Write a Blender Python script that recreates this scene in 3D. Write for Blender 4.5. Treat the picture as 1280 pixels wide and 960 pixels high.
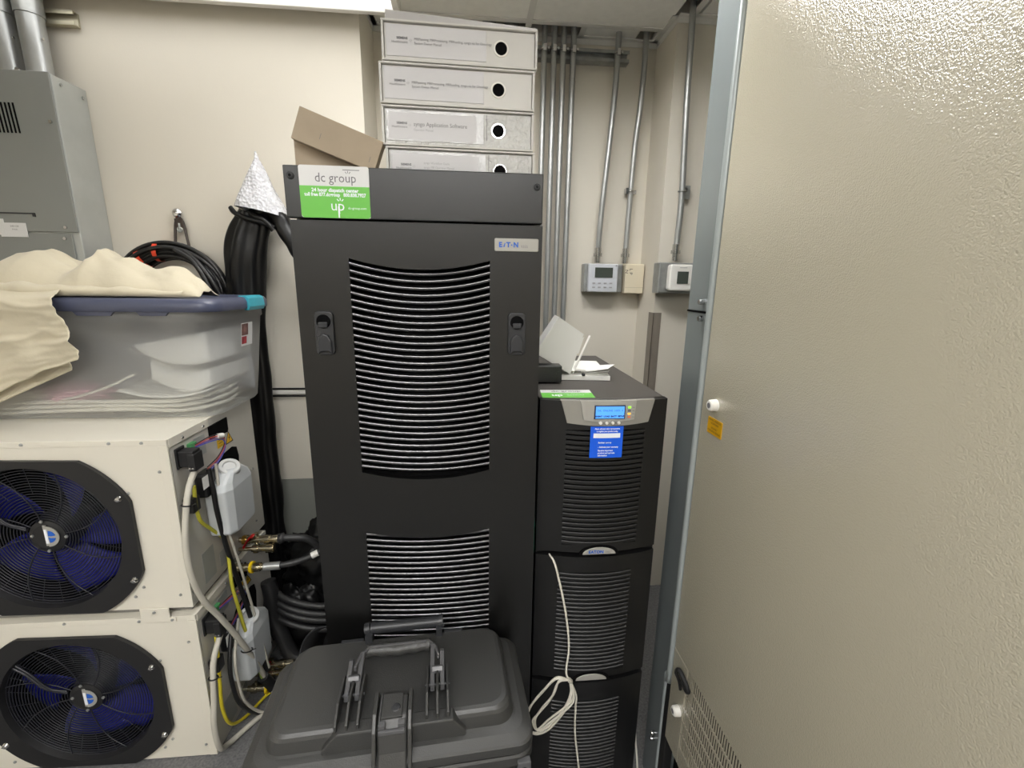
import bpy, bmesh, math, random
from mathutils import Vector, Matrix, noise

for _o in list(bpy.data.objects):
    bpy.data.objects.remove(_o)
SC = bpy.context.scene
COL = SC.collection
rnd = random.Random(7)

# ------------------------------------------------------------------ camera
cam_d = bpy.data.cameras.new('camera')
cam = bpy.data.objects.new('camera', cam_d)
COL.objects.link(cam)
cam_d.sensor_fit = 'HORIZONTAL'
cam_d.sensor_width = 36.0
cam_d.lens = 560.0 / 1280.0 * 36.0
cam_d.clip_start = 0.02
_r = (0.99606612, -0.08741755, 0.01450736)
_d = (-0.00528367, -0.22201473, -0.97502899)
_f = (0.08845550, 0.97111669, -0.22160324)
cam.matrix_world = Matrix(((_r[0], -_d[0], -_f[0], 0.0), (_r[1], -_d[1], -_f[1], 0.0),
                           (_r[2], -_d[2], -_f[2], 1.474), (0, 0, 0, 1)))
SC.camera = cam

# ------------------------------------------------------------------ world, exposure
w = bpy.data.worlds.new('world'); SC.world = w; w.use_nodes = True
w.node_tree.nodes['Background'].inputs[0].default_value = (0.8, 0.85, 1.0, 1)
w.node_tree.nodes['Background'].inputs[1].default_value = 0.02
SC.view_settings.view_transform = 'Standard'
SC.view_settings.look = 'None'
SC.view_settings.gamma = 1.0
SC.view_settings.exposure = 0.0
SC.cycles.max_bounces = 10
SC.cycles.diffuse_bounces = 5
SC.cycles.glossy_bounces = 4
SC.cycles.transmission_bounces = 8
SC.cycles.transparent_max_bounces = 12
SC.cycles.caustics_reflective = False
SC.cycles.caustics_refractive = False
LAMP = (2.9, 24.0, 41.0, 11.0)   # radiance of the ceiling light diffusers: by the back wall, added above the cabinets, added over the far floor, over the near floor

# ------------------------------------------------------------------ materials
def srgb(r, g, b):
    def f(c):
        c /= 255.0
        return c / 12.92 if c <= 0.04045 else ((c + 0.055) / 1.055) ** 2.4
    return (f(r), f(g), f(b), 1.0)

def mat(name, col, rough=0.5, metal=0.0, spec=0.5, var=0.0, vscale=8.0, bump=0.0, bscale=60.0,
        bdetail=3.0, coat=0.0, emit=None, estr=0.0, alpha=None, rvar=0.0, voronoi=False, sheen=0.0, trans=0.0, ior=1.5):
    m = bpy.data.materials.new(name); m.use_nodes = True
    nt = m.node_tree; N = nt.nodes; L = nt.links
    b = N['Principled BSDF']
    b.inputs['Base Color'].default_value = col
    b.inputs['Roughness'].default_value = rough
    b.inputs['Metallic'].default_value = metal
    b.inputs['Specular IOR Level'].default_value = spec
    b.inputs['Coat Weight'].default_value = coat
    b.inputs['IOR'].default_value = ior
    b.inputs['Transmission Weight'].default_value = trans
    if sheen: b.inputs['Sheen Weight'].default_value = sheen
    if emit is not None:
        b.inputs['Emission Color'].default_value = emit
        b.inputs['Emission Strength'].default_value = estr
    tc = None
    if var or bump or rvar:
        tc = N.new('ShaderNodeTexCoord')
    if var or rvar:
        n = N.new('ShaderNodeTexNoise'); n.inputs['Scale'].default_value = vscale; n.inputs['Detail'].default_value = 5
        L.new(tc.outputs['Object'], n.inputs['Vector'])
    if var:
        r = N.new('ShaderNodeValToRGB')
        k0, k1 = 1 - var, 1 + var
        r.color_ramp.elements[0].position = 0.3; r.color_ramp.elements[1].position = 0.7
        r.color_ramp.elements[0].color = (col[0] * k0, col[1] * k0, col[2] * k0, 1)
        r.color_ramp.elements[1].color = (min(1, col[0] * k1), min(1, col[1] * k1), min(1, col[2] * k1), 1)
        L.new(n.outputs['Fac'], r.inputs['Fac']); L.new(r.outputs['Color'], b.inputs['Base Color'])
    if rvar:
        mr = N.new('ShaderNodeMapRange')
        mr.inputs['From Min'].default_value = 0.3; mr.inputs['From Max'].default_value = 0.7
        mr.inputs['To Min'].default_value = max(0.02, rough - rvar); mr.inputs['To Max'].default_value = min(1, rough + rvar)
        L.new(n.outputs['Fac'], mr.inputs['Value']); L.new(mr.outputs['Result'], b.inputs['Roughness'])
    if bump:
        if voronoi:
            t = N.new('ShaderNodeTexVoronoi'); t.inputs['Scale'].default_value = bscale; o = t.outputs['Distance']
        else:
            t = N.new('ShaderNodeTexNoise'); t.inputs['Scale'].default_value = bscale; t.inputs['Detail'].default_value = bdetail
            o = t.outputs['Fac']
        L.new(tc.outputs['Object'], t.inputs['Vector'])
        bp = N.new('ShaderNodeBump'); bp.inputs['Strength'].default_value = bump; bp.inputs['Distance'].default_value = 0.004
        L.new(o, bp.inputs['Height']); L.new(bp.outputs['Normal'], b.inputs['Normal']); L.new(bp.outputs['Normal'], b.inputs['Coat Normal'])
    if alpha is not None:
        b.inputs['Alpha'].default_value = alpha
    return m

def lamp_mat(power):
    m = bpy.data.materials.new('lit_diffuser'); m.use_nodes = True
    nt = m.node_tree; nt.nodes.clear()
    e = nt.nodes.new('ShaderNodeEmission'); o = nt.nodes.new('ShaderNodeOutputMaterial')
    e.inputs['Color'].default_value = (1.0, 0.99, 0.97, 1); e.inputs['Strength'].default_value = power
    nt.links.new(e.outputs[0], o.inputs['Surface'])
    return m

def frosted(name, col, clear, rough):
    """thin clear plastic sheet: part see-through, part milky"""
    m = bpy.data.materials.new(name); m.use_nodes = True
    nt = m.node_tree; N = nt.nodes; L = nt.links
    b = N['Principled BSDF']; out = N['Material Output']
    b.inputs['Base Color'].default_value = col; b.inputs['Roughness'].default_value = rough
    t = N.new('ShaderNodeBsdfTransparent'); t.inputs['Color'].default_value = (0.93, 0.95, 0.97, 1)
    tl = N.new('ShaderNodeBsdfTranslucent'); tl.inputs['Color'].default_value = col
    m0 = N.new('ShaderNodeMixShader'); m0.inputs['Fac'].default_value = 0.6
    L.new(b.outputs[0], m0.inputs[1]); L.new(tl.outputs[0], m0.inputs[2])
    mx = N.new('ShaderNodeMixShader'); mx.inputs['Fac'].default_value = clear
    L.new(m0.outputs[0], mx.inputs[1]); L.new(t.outputs[0], mx.inputs[2]); L.new(mx.outputs[0], out.inputs['Surface'])
    return m

MT = dict(
    wall=mat('cream_wall_paint', srgb(217, 211, 198), 0.55, var=0.02, vscale=2, bump=0.06, bscale=180),
    band=mat('grey_wall_paint', srgb(140, 142, 136), 0.5, var=0.04, vscale=5),
    ceil=mat('ceiling_tile', srgb(244, 243, 238), 0.85, bump=0.15, bscale=90, var=0.03, vscale=30),
    tbar=mat('ceiling_grid_white', srgb(226, 225, 220), 0.5),
    plenum=mat('plenum_dark', srgb(45, 44, 42), 0.9, var=0.2),
    floor=mat('speckled_grey_floor', srgb(102, 102, 103), 0.6, var=0.35, vscale=140, bump=0.1, bscale=150),
    black=mat('black_powder_coat', srgb(9, 9, 9), 0.33, spec=0.65, bump=0.06, bscale=700),
    slat=mat('black_slat', srgb(122, 122, 124), 0.28, metal=1.0),
    void=mat('dark_interior', srgb(10, 10, 11), 0.9, spec=0.1),
    ups=mat('ups_black_plastic', srgb(17, 17, 18), 0.4, spec=0.5, bump=0.08, bscale=600),
    upstop=mat('ups_top_enamel', srgb(70, 66, 63), 0.45, var=0.08, vscale=6),
    handle=mat('charcoal_plastic', srgb(44, 45, 48), 0.4),
    silver=mat('silver_plastic', srgb(150, 148, 142), 0.38, metal=0.25),
    silver2=mat('pale_silver_plastic', srgb(172, 170, 164), 0.35, metal=0.2),
    chrome=mat('bright_steel', srgb(205, 205, 205), 0.18, metal=1.0),
    zinc=mat('galvanised_steel', srgb(172, 174, 173), 0.36, metal=0.7, var=0.06, vscale=18, rvar=0.05),
    zincd=mat('dull_galvanised_steel', srgb(168, 170, 168), 0.45, metal=0.75, var=0.18, vscale=25),
    brass=mat('nickel_brass', srgb(196, 186, 160), 0.25, metal=1.0),
    gold=mat('yellow_brass', srgb(205, 165, 80), 0.25, metal=1.0),
    white=mat('white_plastic', srgb(232, 230, 224), 0.4),
    whitegloss=mat('white_binder_board', srgb(204, 202, 198), 0.35, var=0.02),
    label=mat('paper_label', srgb(210, 209, 212), 0.5, bump=0.1, bscale=25),
    sleeve=mat('crinkled_clear_sleeve', srgb(208, 208, 210), 0.18, bump=0.8, bscale=55, coat=0.6),
    foil=mat('crinkled_foil_spine', srgb(198, 198, 196), 0.16, bump=1.0, bscale=120, coat=0.7),
    paper=mat('white_paper', srgb(238, 237, 232), 0.7),
    print=mat('black_print', srgb(40, 40, 42), 0.6),
    gprint=mat('grey_print', srgb(112, 112, 116), 0.6),
    lgprint=mat('light_grey_print', srgb(165, 165, 168), 0.6),
    green=mat('sticker_green', srgb(104, 190, 70), 0.35),
    stickw=mat('sticker_white', srgb(220, 220, 220), 0.35),
    blueink=mat('blue_ink', srgb(22, 90, 190), 0.4),
    blue=mat('blue_sticker', srgb(12, 92, 226), 0.45),
    bluew=mat('white_print', srgb(240, 243, 250), 0.5),
    lcd=mat('lcd_blue_backlight', srgb(90, 165, 250), 0.3, emit=srgb(80, 160, 255), estr=0.55),
    lcdoff=mat('lcd_grey', srgb(72, 78, 72), 0.25),
    ledg=mat('led_green', srgb(150, 235, 70), 0.3, emit=srgb(140, 240, 60), estr=0.9),
    ledo=mat('led_amber', srgb(250, 200, 90), 0.3, emit=srgb(255, 200, 80), estr=0.5),
    ledr=mat('led_red', srgb(225, 130, 95), 0.3),
    card=mat('brown_cardboard', srgb(170, 155, 135), 0.75, var=0.06, vscale=14, bump=0.08, bscale=100),
    panelg=mat('grey_enamel', srgb(136, 138, 135), 0.4, var=0.02),
    panels=mat('galvanised_sheet', srgb(178, 181, 178), 0.45, metal=0.35, var=0.06, vscale=10),
    ac=mat('cream_enamel', srgb(222, 217, 204), 0.45, bump=0.05, bscale=500),
    acside=mat('steel_side_sheet', srgb(204, 201, 193), 0.4, metal=0.2, var=0.05, vscale=7),
    fanblack=mat('fan_black_steel', srgb(26, 26, 28), 0.5),
    wire=mat('fan_guard_wire', srgb(30, 31, 38), 0.38),
    blade=mat('fan_blue_blade', srgb(20, 26, 128), 0.4),
    jug=mat('milky_polyethylene', srgb(214, 218, 220), 0.45, trans=0.1),
    cap=mat('grey_white_cap', srgb(205, 206, 204), 0.45),
    amber=mat('amber_residue', srgb(150, 105, 35), 0.4, var=0.3, vscale=30),
    cgrey=mat('cable_grey', srgb(188, 184, 172), 0.45),
    cwhite=mat('cable_white', srgb(228, 224, 212), 0.4),
    cblack=mat('cable_black', srgb(24, 24, 25), 0.35),
    cyel=mat('cable_yellow', srgb(222, 205, 50), 0.4),
    cgreen=mat('cable_green_yellow', srgb(150, 175, 70), 0.4),
    cblue=mat('cable_blue', srgb(70, 90, 190), 0.4),
    cred=mat('cable_red', srgb(205, 90, 80), 0.4),
    cpurple=mat('cable_purple', srgb(140, 80, 150), 0.4),
    rubber=mat('black_rubber_hose', srgb(36, 36, 37), 0.42, bump=0.1, bscale=200),
    bagb=mat('black_polythene', srgb(13, 13, 14), 0.36, spec=0.35, bump=0.3, bscale=16, bdetail=3),
    bagw=mat('bubble_wrap', srgb(196, 196, 200), 0.14, bump=1.0, bscale=105, voronoi=True, coat=0.6),
    redtape=mat('orange_red_tape', srgb(226, 70, 40), 0.4),
    redh=mat('red_lever', srgb(190, 24, 26), 0.35),
    yellow=mat('yellow_ring', srgb(240, 205, 20), 0.4),
    warn=mat('warning_yellow', srgb(238, 190, 20), 0.45),
    ochre=mat('ochre_label', srgb(206, 156, 18), 0.45),
    lid=mat('navy_tote_lid', srgb(74, 78, 98), 0.35),
    teal=mat('teal_latch', srgb(58, 160, 178), 0.35),
    tote=frosted('clear_tote_plastic', srgb(240, 240, 238), 0.54, 0.25),
    sheet=mat('white_polythene_sheet', srgb(228, 226, 220), 0.5),
    pink=mat('pink_cloth', srgb(205, 150, 165), 0.8),
    canvas=mat('canvas_cloth', srgb(200, 191, 168), 0.9, bump=0.9, bscale=20, bdetail=8, var=0.05, vscale=5, sheen=0.2),
    case=mat('case_black_resin', srgb(54, 54, 53), 0.42, spec=0.6, bump=0.14, bscale=420, bdetail=6),
    caseh=mat('case_handle_grey', srgb(84, 84, 86), 0.33),
    beige=mat('beige_stippled_enamel', srgb(177, 171, 153), 0.15, spec=1.0, coat=1.0, bump=0.24, bscale=430, bdetail=1),
    post=mat('blue_grey_steel', srgb(128, 135, 136), 0.35, metal=0.25, var=0.04, vscale=6),
    bead=mat('blue_grey_edge', srgb(160, 167, 168), 0.32, metal=0.2),
    guard=mat('taupe_corner_guard', srgb(128, 120, 110), 0.5),
    strap=mat('black_webbing', srgb(18, 18, 19), 0.7),
)
MT['lamp'] = lamp_mat(LAMP[0]); MT['lamp_fill_above'] = lamp_mat(LAMP[1]); MT['lamp_fill_far'] = lamp_mat(LAMP[2]); MT['lamp_near'] = lamp_mat(LAMP[3])

# ------------------------------------------------------------------ mesh helpers
def bez(pts, k=6):
    """Catmull-Rom through the points"""
    P = [Vector(p) for p in pts]
    if len(P) < 3: return P
    Q = [2 * P[0] - P[1]] + P + [2 * P[-1] - P[-2]]
    out = []
    for i in range(1, len(Q) - 2):
        a, b, c, d = Q[i - 1], Q[i], Q[i + 1], Q[i + 2]
        for j in range(k):
            t = j / k
            out.append(0.5 * ((2 * b) + (-a + c) * t + (2 * a - 5 * b + 4 * c - d) * t * t + (-a + 3 * b - 3 * c + d) * t ** 3))
    out.append(P[-1])
    return out

class M:
    def __init__(s): s.v = []; s.f = []; s.s = []; s.T = None
    def add(s, verts, faces, smooth=False):
        b = len(s.v)
        for p in verts:
            p = Vector(p)
            if s.T is not None: p = s.T @ p
            s.v.append(p)
        for f in faces:
            s.f.append([i + b for i in f]); s.s.append(smooth)
        return s
    def box(s, x0, x1, y0, y1, z0, z1):
        if x0 > x1: x0, x1 = x1, x0
        if y0 > y1: y0, y1 = y1, y0
        if z0 > z1: z0, z1 = z1, z0
        return s.add([(x0, y0, z0), (x1, y0, z0), (x1, y1, z0), (x0, y1, z0), (x0, y0, z1), (x1, y0, z1), (x1, y1, z1), (x0, y1, z1)],
                     [(0, 3, 2, 1), (4, 5, 6, 7), (0, 1, 5, 4), (1, 2, 6, 5), (2, 3, 7, 6), (3, 0, 4, 7)])
    def frustum(s, a, za, b, zb):
        """a, b = (x0,x1,y0,y1) rectangles at heights za < zb"""
        v = [(a[0], a[2], za), (a[1], a[2], za), (a[1], a[3], za), (a[0], a[3], za), (b[0], b[2], zb), (b[1], b[2], zb), (b[1], b[3], zb), (b[0], b[3], zb)]
        return s.add(v, [(0, 3, 2, 1), (4, 5, 6, 7), (0, 1, 5, 4), (1, 2, 6, 5), (2, 3, 7, 6), (3, 0, 4, 7)])
    def cyl(s, p0, p1, r0, r1=None, n=16, caps=True):
        p0 = Vector(p0); p1 = Vector(p1); r1 = r0 if r1 is None else r1
        d = (p1 - p0).normalized(); u = d.orthogonal().normalized(); w_ = d.cross(u)
        A = [p0 + (u * math.cos(2 * math.pi * i / n) + w_ * math.sin(2 * math.pi * i / n)) * r0 for i in range(n)]
        B = [p1 + (u * math.cos(2 * math.pi * i / n) + w_ * math.sin(2 * math.pi * i / n)) * r1 for i in range(n)]
        s.add(A + B, [(i, (i + 1) % n, n + (i + 1) % n, n + i) for i in range(n)], True)
        if caps:
            s.add(A, [tuple(reversed(range(n)))]); s.add(B, [tuple(range(n))])
        return s
    def tube(s, pts, r, n=8, k=6, flat=1.0, wob=0.0, wscale=20.0, caps=True, up=None, pleat=0.0):
        P = bez(pts, k) if k > 1 else [Vector(p) for p in pts]
        m = len(P); rr = r if callable(r) else (lambda t: r)
        prev = None; rings = []
        for i, p in enumerate(P):
            d = (P[min(i + 1, m - 1)] - P[max(i - 1, 0)]).normalized()
            if prev is None: u = (Vector(up) if up else d.orthogonal()); u = (u - d * u.dot(d)).normalized()
            else: u = (prev - d * prev.dot(d)).normalized()
            prev = u; w_ = d.cross(u); R = rr(i / (m - 1)); ring = []
            for j in range(n):
                a = 2 * math.pi * j / n
                o = u * math.cos(a) * R + w_ * math.sin(a) * R * flat
                if wob:
                    q = (p + o) * wscale
                    o = o * (1 + wob * noise.noise(Vector((q.x * 1.4, q.y * 1.4, q.z * 0.35)) ))
                if pleat: o = o * (1 + pleat * math.cos(7 * a + 2.0 * noise.noise(Vector((0, 0, p.z * 3)))))
                ring.append(p + o)
            rings.append(ring)
        v = [q for ring in rings for q in ring]
        s.add(v, [(i * n + j, i * n + (j + 1) % n, (i + 1) * n + (j + 1) % n, (i + 1) * n + j) for i in range(m - 1) for j in range(n)], True)
        if caps:
            s.add(rings[0], [tuple(reversed(range(n)))]); s.add(rings[-1], [tuple(range(n))])
        return s
    def lathe(s, prof, o=(0, 0, 0), d=(0, 0, 1), n=24, smooth=True):
        """prof = [(radius, height)] about axis d through o"""
        o = Vector(o); d = Vector(d).normalized(); u = d.orthogonal().normalized(); w_ = d.cross(u)
        for (ra, ha), (rb, hb) in zip(prof[:-1], prof[1:]):
            A = [o + d * ha + (u * math.cos(2 * math.pi * i / n) + w_ * math.sin(2 * math.pi * i / n)) * ra for i in range(n)]
            B = [o + d * hb + (u * math.cos(2 * math.pi * i / n) + w_ * math.sin(2 * math.pi * i / n)) * rb for i in range(n)]
            s.add(A + B, [(i, (i + 1) % n, n + (i + 1) % n, n + i) for i in range(n)], smooth)
        return s
    def torus(s, c, d, R, r, n=48, k=6, a0=0.0, a1=2 * math.pi):
        c = Vector(c); d = Vector(d).normalized(); u = d.orthogonal().normalized(); w_ = d.cross(u)
        full = abs(a1 - a0 - 2 * math.pi) < 1e-6; m = n if full else n + 1
        v = []
        for i in range(m):
            a = a0 + (a1 - a0) * i / n; e = u * math.cos(a) + w_ * math.sin(a)
            for j in range(k):
                b = 2 * math.pi * j / k
                v.append(c + e * (R + r * math.cos(b)) + d * r * math.sin(b))
        F = [(i * k + j, ((i + 1) % m) * k + j, ((i + 1) % m) * k + (j + 1) % k, i * k + (j + 1) % k) for i in range(n) for j in range(k)]
        return s.add(v, F, True)
    def prism(s, poly, a, b, axis='y'):
        """poly = [(p,q)]; axis y: (x,z) pushed from y=a to y=b; x: (y,z); z: (x,y)"""
        def P(p, q, t): return {'y': (p, t, q), 'x': (t, p, q), 'z': (p, q, t)}[axis]
        n = len(poly)
        A = [P(p, q, a) for p, q in poly]; B = [P(p, q, b) for p, q in poly]
        return s.add(A + B, [tuple(range(n)), tuple(reversed(range(n, 2 * n)))] + [(i, n + i, n + (i + 1) % n, (i + 1) % n) for i in range(n)])
    def grid(s, fn, nu, nv, smooth=True):
        v = [fn(i / nu, j / nv) for j in range(nv + 1) for i in range(nu + 1)]
        return s.add(v, [(j * (nu + 1) + i, j * (nu + 1) + i + 1, (j + 1) * (nu + 1) + i + 1, (j + 1) * (nu + 1) + i) for j in range(nv) for i in range(nu)], smooth)
    def mesh(s, name):
        me = bpy.data.meshes.new(name)
        me.from_pydata([tuple(p) for p in s.v], [], s.f)
        me.polygons.foreach_set('use_smooth', s.s)
        bm = bmesh.new(); bm.from_mesh(me)
        bmesh.ops.recalc_face_normals(bm, faces=bm.faces)
        bm.to_mesh(me); bm.free()
        me.update()
        return me

def wloc(o):
    t = Vector((0, 0, 0))
    while o is not None:
        t += o.location; o = o.parent
    return t

def put(name, me, material, parent=None, local=False):
    o = bpy.data.objects.new(name, me)
    if material is not None and len(me.materials) == 0: me.materials.append(material)
    COL.objects.link(o)
    if parent is not None:
        o.parent = parent
        if not local: o.location = -wloc(parent)
    return o

def part(name, m, material, parent, bevel=0.0, seg=2, local=False, solid=0.0, subd=0):
    o = put(name, m.mesh(name), material, parent, local)
    mods(o, bevel, seg, solid, subd)
    return o

def mods(o, bevel, seg=2, solid=0.0, subd=0):
    if solid:
        k = o.modifiers.new('solid', 'SOLIDIFY'); k.thickness = solid; k.offset = 0
    if subd:
        k = o.modifiers.new('subd', 'SUBSURF'); k.levels = subd; k.render_levels = subd
    if bevel:
        k = o.modifiers.new('bevel', 'BEVEL'); k.width = bevel; k.segments = seg; k.limit_method = 'ANGLE'; k.angle_limit = math.radians(40)

def tag(o, label, cat, group=None):
    o['label'] = label; o['category'] = cat
    if group: o['group'] = group
    return o

def thing(name, label, cat, loc, group=None, rz=0.0):
    o = bpy.data.objects.new(name, None); o.empty_display_size = 0.05
    COL.objects.link(o); o.location = loc; o.rotation_euler = (0, 0, rz)
    return tag(o, label, cat, group)

def single(name, m, material, label, cat, group=None, bevel=0.0, seg=2, solid=0.0, subd=0):
    c = [sum(p[i] for p in m.v) / len(m.v) for i in range(2)] + [min(p[2] for p in m.v)]
    c = Vector(c)
    m.v = [p - c for p in m.v]
    o = put(name, m.mesh(name), material); o.location = c
    mods(o, bevel, seg, solid, subd)
    return tag(o, label, cat, group)

def struct(name, m, material, parent=None, bevel=0.0):
    o = put(name, m.mesh(name), material, parent)
    mods(o, bevel)
    if parent is None: o['kind'] = 'structure'
    return o

FACE = {'front': Matrix(((1, 0, 0), (0, 0, -1), (0, 1, 0))),      # read looking along +Y
        'left': Matrix(((0, 0, -1), (-1, 0, 0), (0, 1, 0))),       # on a face turned to -X
        'right': Matrix(((0, 0, 1), (1, 0, 0), (0, 1, 0))),        # on a face turned to +X
        'top': Matrix(((1, 0, 0), (0, 1, 0), (0, 0, 1)))}

def text(name, body, size, at, material, parent, face='front', align='CENTER', wide=1.0, bold=0.0, rot=None, shear=0.0, bend=None):
    cu = bpy.data.curves.new('lettering', 'FONT'); cu.body = body; cu.size = size
    cu.align_x = align; cu.align_y = 'CENTER'; cu.resolution_u = 2; cu.shear = shear; cu.offset = bold
    tmp = bpy.data.objects.new('lettering', cu); COL.objects.link(tmp)
    bpy.context.view_layer.update()
    me = bpy.data.meshes.new_from_object(tmp.evaluated_get(bpy.context.evaluated_depsgraph_get()))
    bpy.data.objects.remove(tmp); bpy.data.curves.remove(cu)
    F = FACE[face]
    if rot: F = F @ Matrix.Rotation(rot, 3, 'Z')
    at = Vector(at)
    for v in me.vertices:
        p = F @ Vector((v.co.x * wide, v.co.y, 0)) + at
        if bend: p.y = bend(p.x) - bend(at.x) + p.y
        v.co = p
    me.materials.clear()
    return put(name, me, material, parent)

def copies(name, me, material, parent, offs):
    """alike pieces of one parent sharing one mesh"""
    base = -wloc(parent)
    for d in offs:
        o = bpy.data.objects.new(name, me)
        if len(me.materials) == 0: me.materials.append(material)
        COL.objects.link(o); o.parent = parent; o.location = base + Vector(d)

def rrect(x0, x1, z0, z1, r, n=4):
    P = []
    for cx, cz, a in ((x1 - r, z0 + r, -90), (x1 - r, z1 - r, 0), (x0 + r, z1 - r, 90), (x0 + r, z0 + r, 180)):
        for i in range(n + 1):
            t = math.radians(a + 90 * i / n); P.append((cx + r * math.cos(t), cz + r * math.sin(t)))
    return P

def cable(name, pts, r, material, label, cat='cable', group=None, n=8, k=6, **kw):
    return single(name, M().tube(pts, r, n, k, **kw), material, label, cat, group)

# ================================================================== the room
CZ = 2.467           # ceiling height
TOP = 2.95           # deck above the ceiling
struct('floor', M().box(-2.5, 2.0, -3.1, 2.3, -0.08, 0.0), MT['floor'])
wall = struct('wall_back', M().prism([(-2.5, 1.86), (-0.39, 1.86), (-0.39, 2.10), (0.785, 2.10), (0.785, 1.90), (2.0, 1.90), (2.0, 2.3), (-2.5, 2.3)], 0, TOP, 'z'), MT['wall'])
struct('wall_left', M().box(-2.6, -2.5, -3.1, 2.3, 0, TOP), MT['wall'])
struct('wall_right', M().box(2.0, 2.1, -3.1, 2.3, 0, TOP), MT['wall'])
struct('wall_rear', M().box(-2.5, 2.0, -3.2, -3.1, 0, TOP), MT['wall'])
# grey painted dado on the left stretch, taupe guard on the corner
struct('trim_1', M().box(-2.5, -0.392, 1.8565, 1.8598, 0.0, 0.638), MT['band'])
struct('trim_2', M().box(0.782, 0.818, 1.8955, 1.8998, 0, 1.354).box(0.7808, 0.7848, 1.8955, 1.945, 0, 1.354), MT['guard'])
# wall angle under the ceiling
struct('trim_3', M().box(-0.39, 0.785, 2.078, 2.0995, CZ - 0.004, CZ).box(-0.39, 0.785, 2.0965, 2.0995, CZ - 0.024, CZ)
       .box(0.763, 0.7848, 1.90, 2.0995, CZ - 0.004, CZ).box(0.7818, 0.7848, 1.90, 2.0995, CZ - 0.024, CZ)
       .box(0.785, 2.0, 1.878, 1.8998, CZ - 0.004, CZ).box(0.785, 2.0, 1.8968, 1.8998, CZ - 0.024, CZ)
       .box(-0.3898, -0.368, 1.86, 2.0995, CZ - 0.004, CZ).box(-0.3898, -0.3868, 1.86, 2.0995, CZ - 0.024, CZ)
       .box(-2.5, -0.39, 1.838, 1.8598, CZ - 0.004, CZ).box(-2.5, -0.39, 1.8568, 1.8598, CZ - 0.024, CZ), MT['tbar'])
struct('ceiling_deck', M().box(-2.6, 2.1, -3.2, 2.3, TOP, TOP + 0.1), MT['plenum'])
# hung ceiling: grid of bars as the parent, each tile a piece
XS = [-2.5, -2.21, -1.60, -0.99, -0.381, 0.229, 0.839, 1.449, 2.0]
YS = [-3.1, -2.88, -2.27, -1.66, -1.05, -0.44, 0.17, 0.78, 1.39, 2.0]
g = M()
for x in XS[1:-1]:
    g.box(x - 0.012, x + 0.012, -3.1, 1.86 if x < -0.385 else (2.09 if x < 0.78 else 1.89), CZ - 0.004, CZ)
for y in YS[1:-1]:
    g.box(-2.5, 2.0, y - 0.012, y + 0.012, CZ - 0.0045, CZ - 0.0005)
g.box(-0.385, 0.78, 1.988, 2.012, CZ - 0.0045, CZ - 0.0005)
g.box(0.440, 0.462, 2.0, 2.09, CZ - 0.004, CZ)
ceil = struct('ceiling', g, MT['tbar'])
def tile(x0, x1, y0, y1):
    part('ceiling_tile', M().box(x0 + 0.003, x1 - 0.003, y0 + 0.003, y1 - 0.003, CZ + 0.0005, CZ + 0.016), MT['ceil'], ceil)
for i in range(len(XS) - 1):
    for j in range(len(YS) - 1):
        x0, x1, y0, y1 = XS[i], XS[i + 1], YS[j], YS[j + 1]
        if j == len(YS) - 2:
            if x1 <= -0.38: y1 = 1.855
            if x0 == -0.381: pass
            if x0 == 0.229:
                tile(x0, 0.775, y0, y1); tile(0.775, x1, y0, 1.80); continue
            if x0 >= 0.8:
                y1 = 1.895
                if x0 == 0.839: x0 = 0.862
        tile(x0, x1, y0, y1)
tile(0.462, 0.685, 2.0, 2.095); tile(0.752, 0.782, 2.0, 2.095); tile(-0.381, -0.05, 2.0, 2.095)

# ------------------------------------------------------------------ ceiling lights
def ceiling_light(x0, x1, y0, y1, zb, label, lens='lamp_fill_above'):
    t = thing('ceiling_light', label, 'light', ((x0 + x1) / 2, (y0 + y1) / 2, zb), 'ceiling lights')
    r = 0.022
    part('housing', M().box(x0, x0 + r, y0, y1, zb, CZ - 0.006).box(x1 - r, x1, y0, y1, zb, CZ - 0.006).box(x0 + r, x1 - r, y0, y0 + r, zb, CZ - 0.006)
         .box(x0 + r, x1 - r, y1 - r, y1, zb, CZ - 0.006).box(x0 + r, x1 - r, y0 + r, y1 - r, CZ - 0.02, CZ - 0.006), MT['white'], t, bevel=0.003)
    part('diffuser', M().box(x0 + r, x1 - r, y0 + r, y1 - r, zb + 0.030, zb + 0.038), MT[lens], t)
ceiling_light(-1.46, -0.235, 1.46, 1.80, 2.352, 'lit white ceiling light along the back wall, top edge of picture', 'lamp')
ceiling_light(-0.50, 0.72, 1.05, 1.35, 2.352, 'added unseen ceiling light directly above the tall cabinet')  # no fixture known here; added to brighten the alcove and back wall
ceiling_light(-0.72, 0.50, -0.35, -0.01, 2.352, 'lit ceiling light over the open floor nearest the cabinets', 'lamp_near')
for x_, n_ in ((-1.95, 'left'), (-0.61, 'middle'), (0.73, 'right')):
    ceiling_light(x_, x_ + 1.22, -1.30, -0.96, 2.352, 'added unseen ceiling light in the row farthest from the cabinets, ' + n_ + ' one', 'lamp_fill_far')  # unseen row behind the camera, added to fill the room with light

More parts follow.
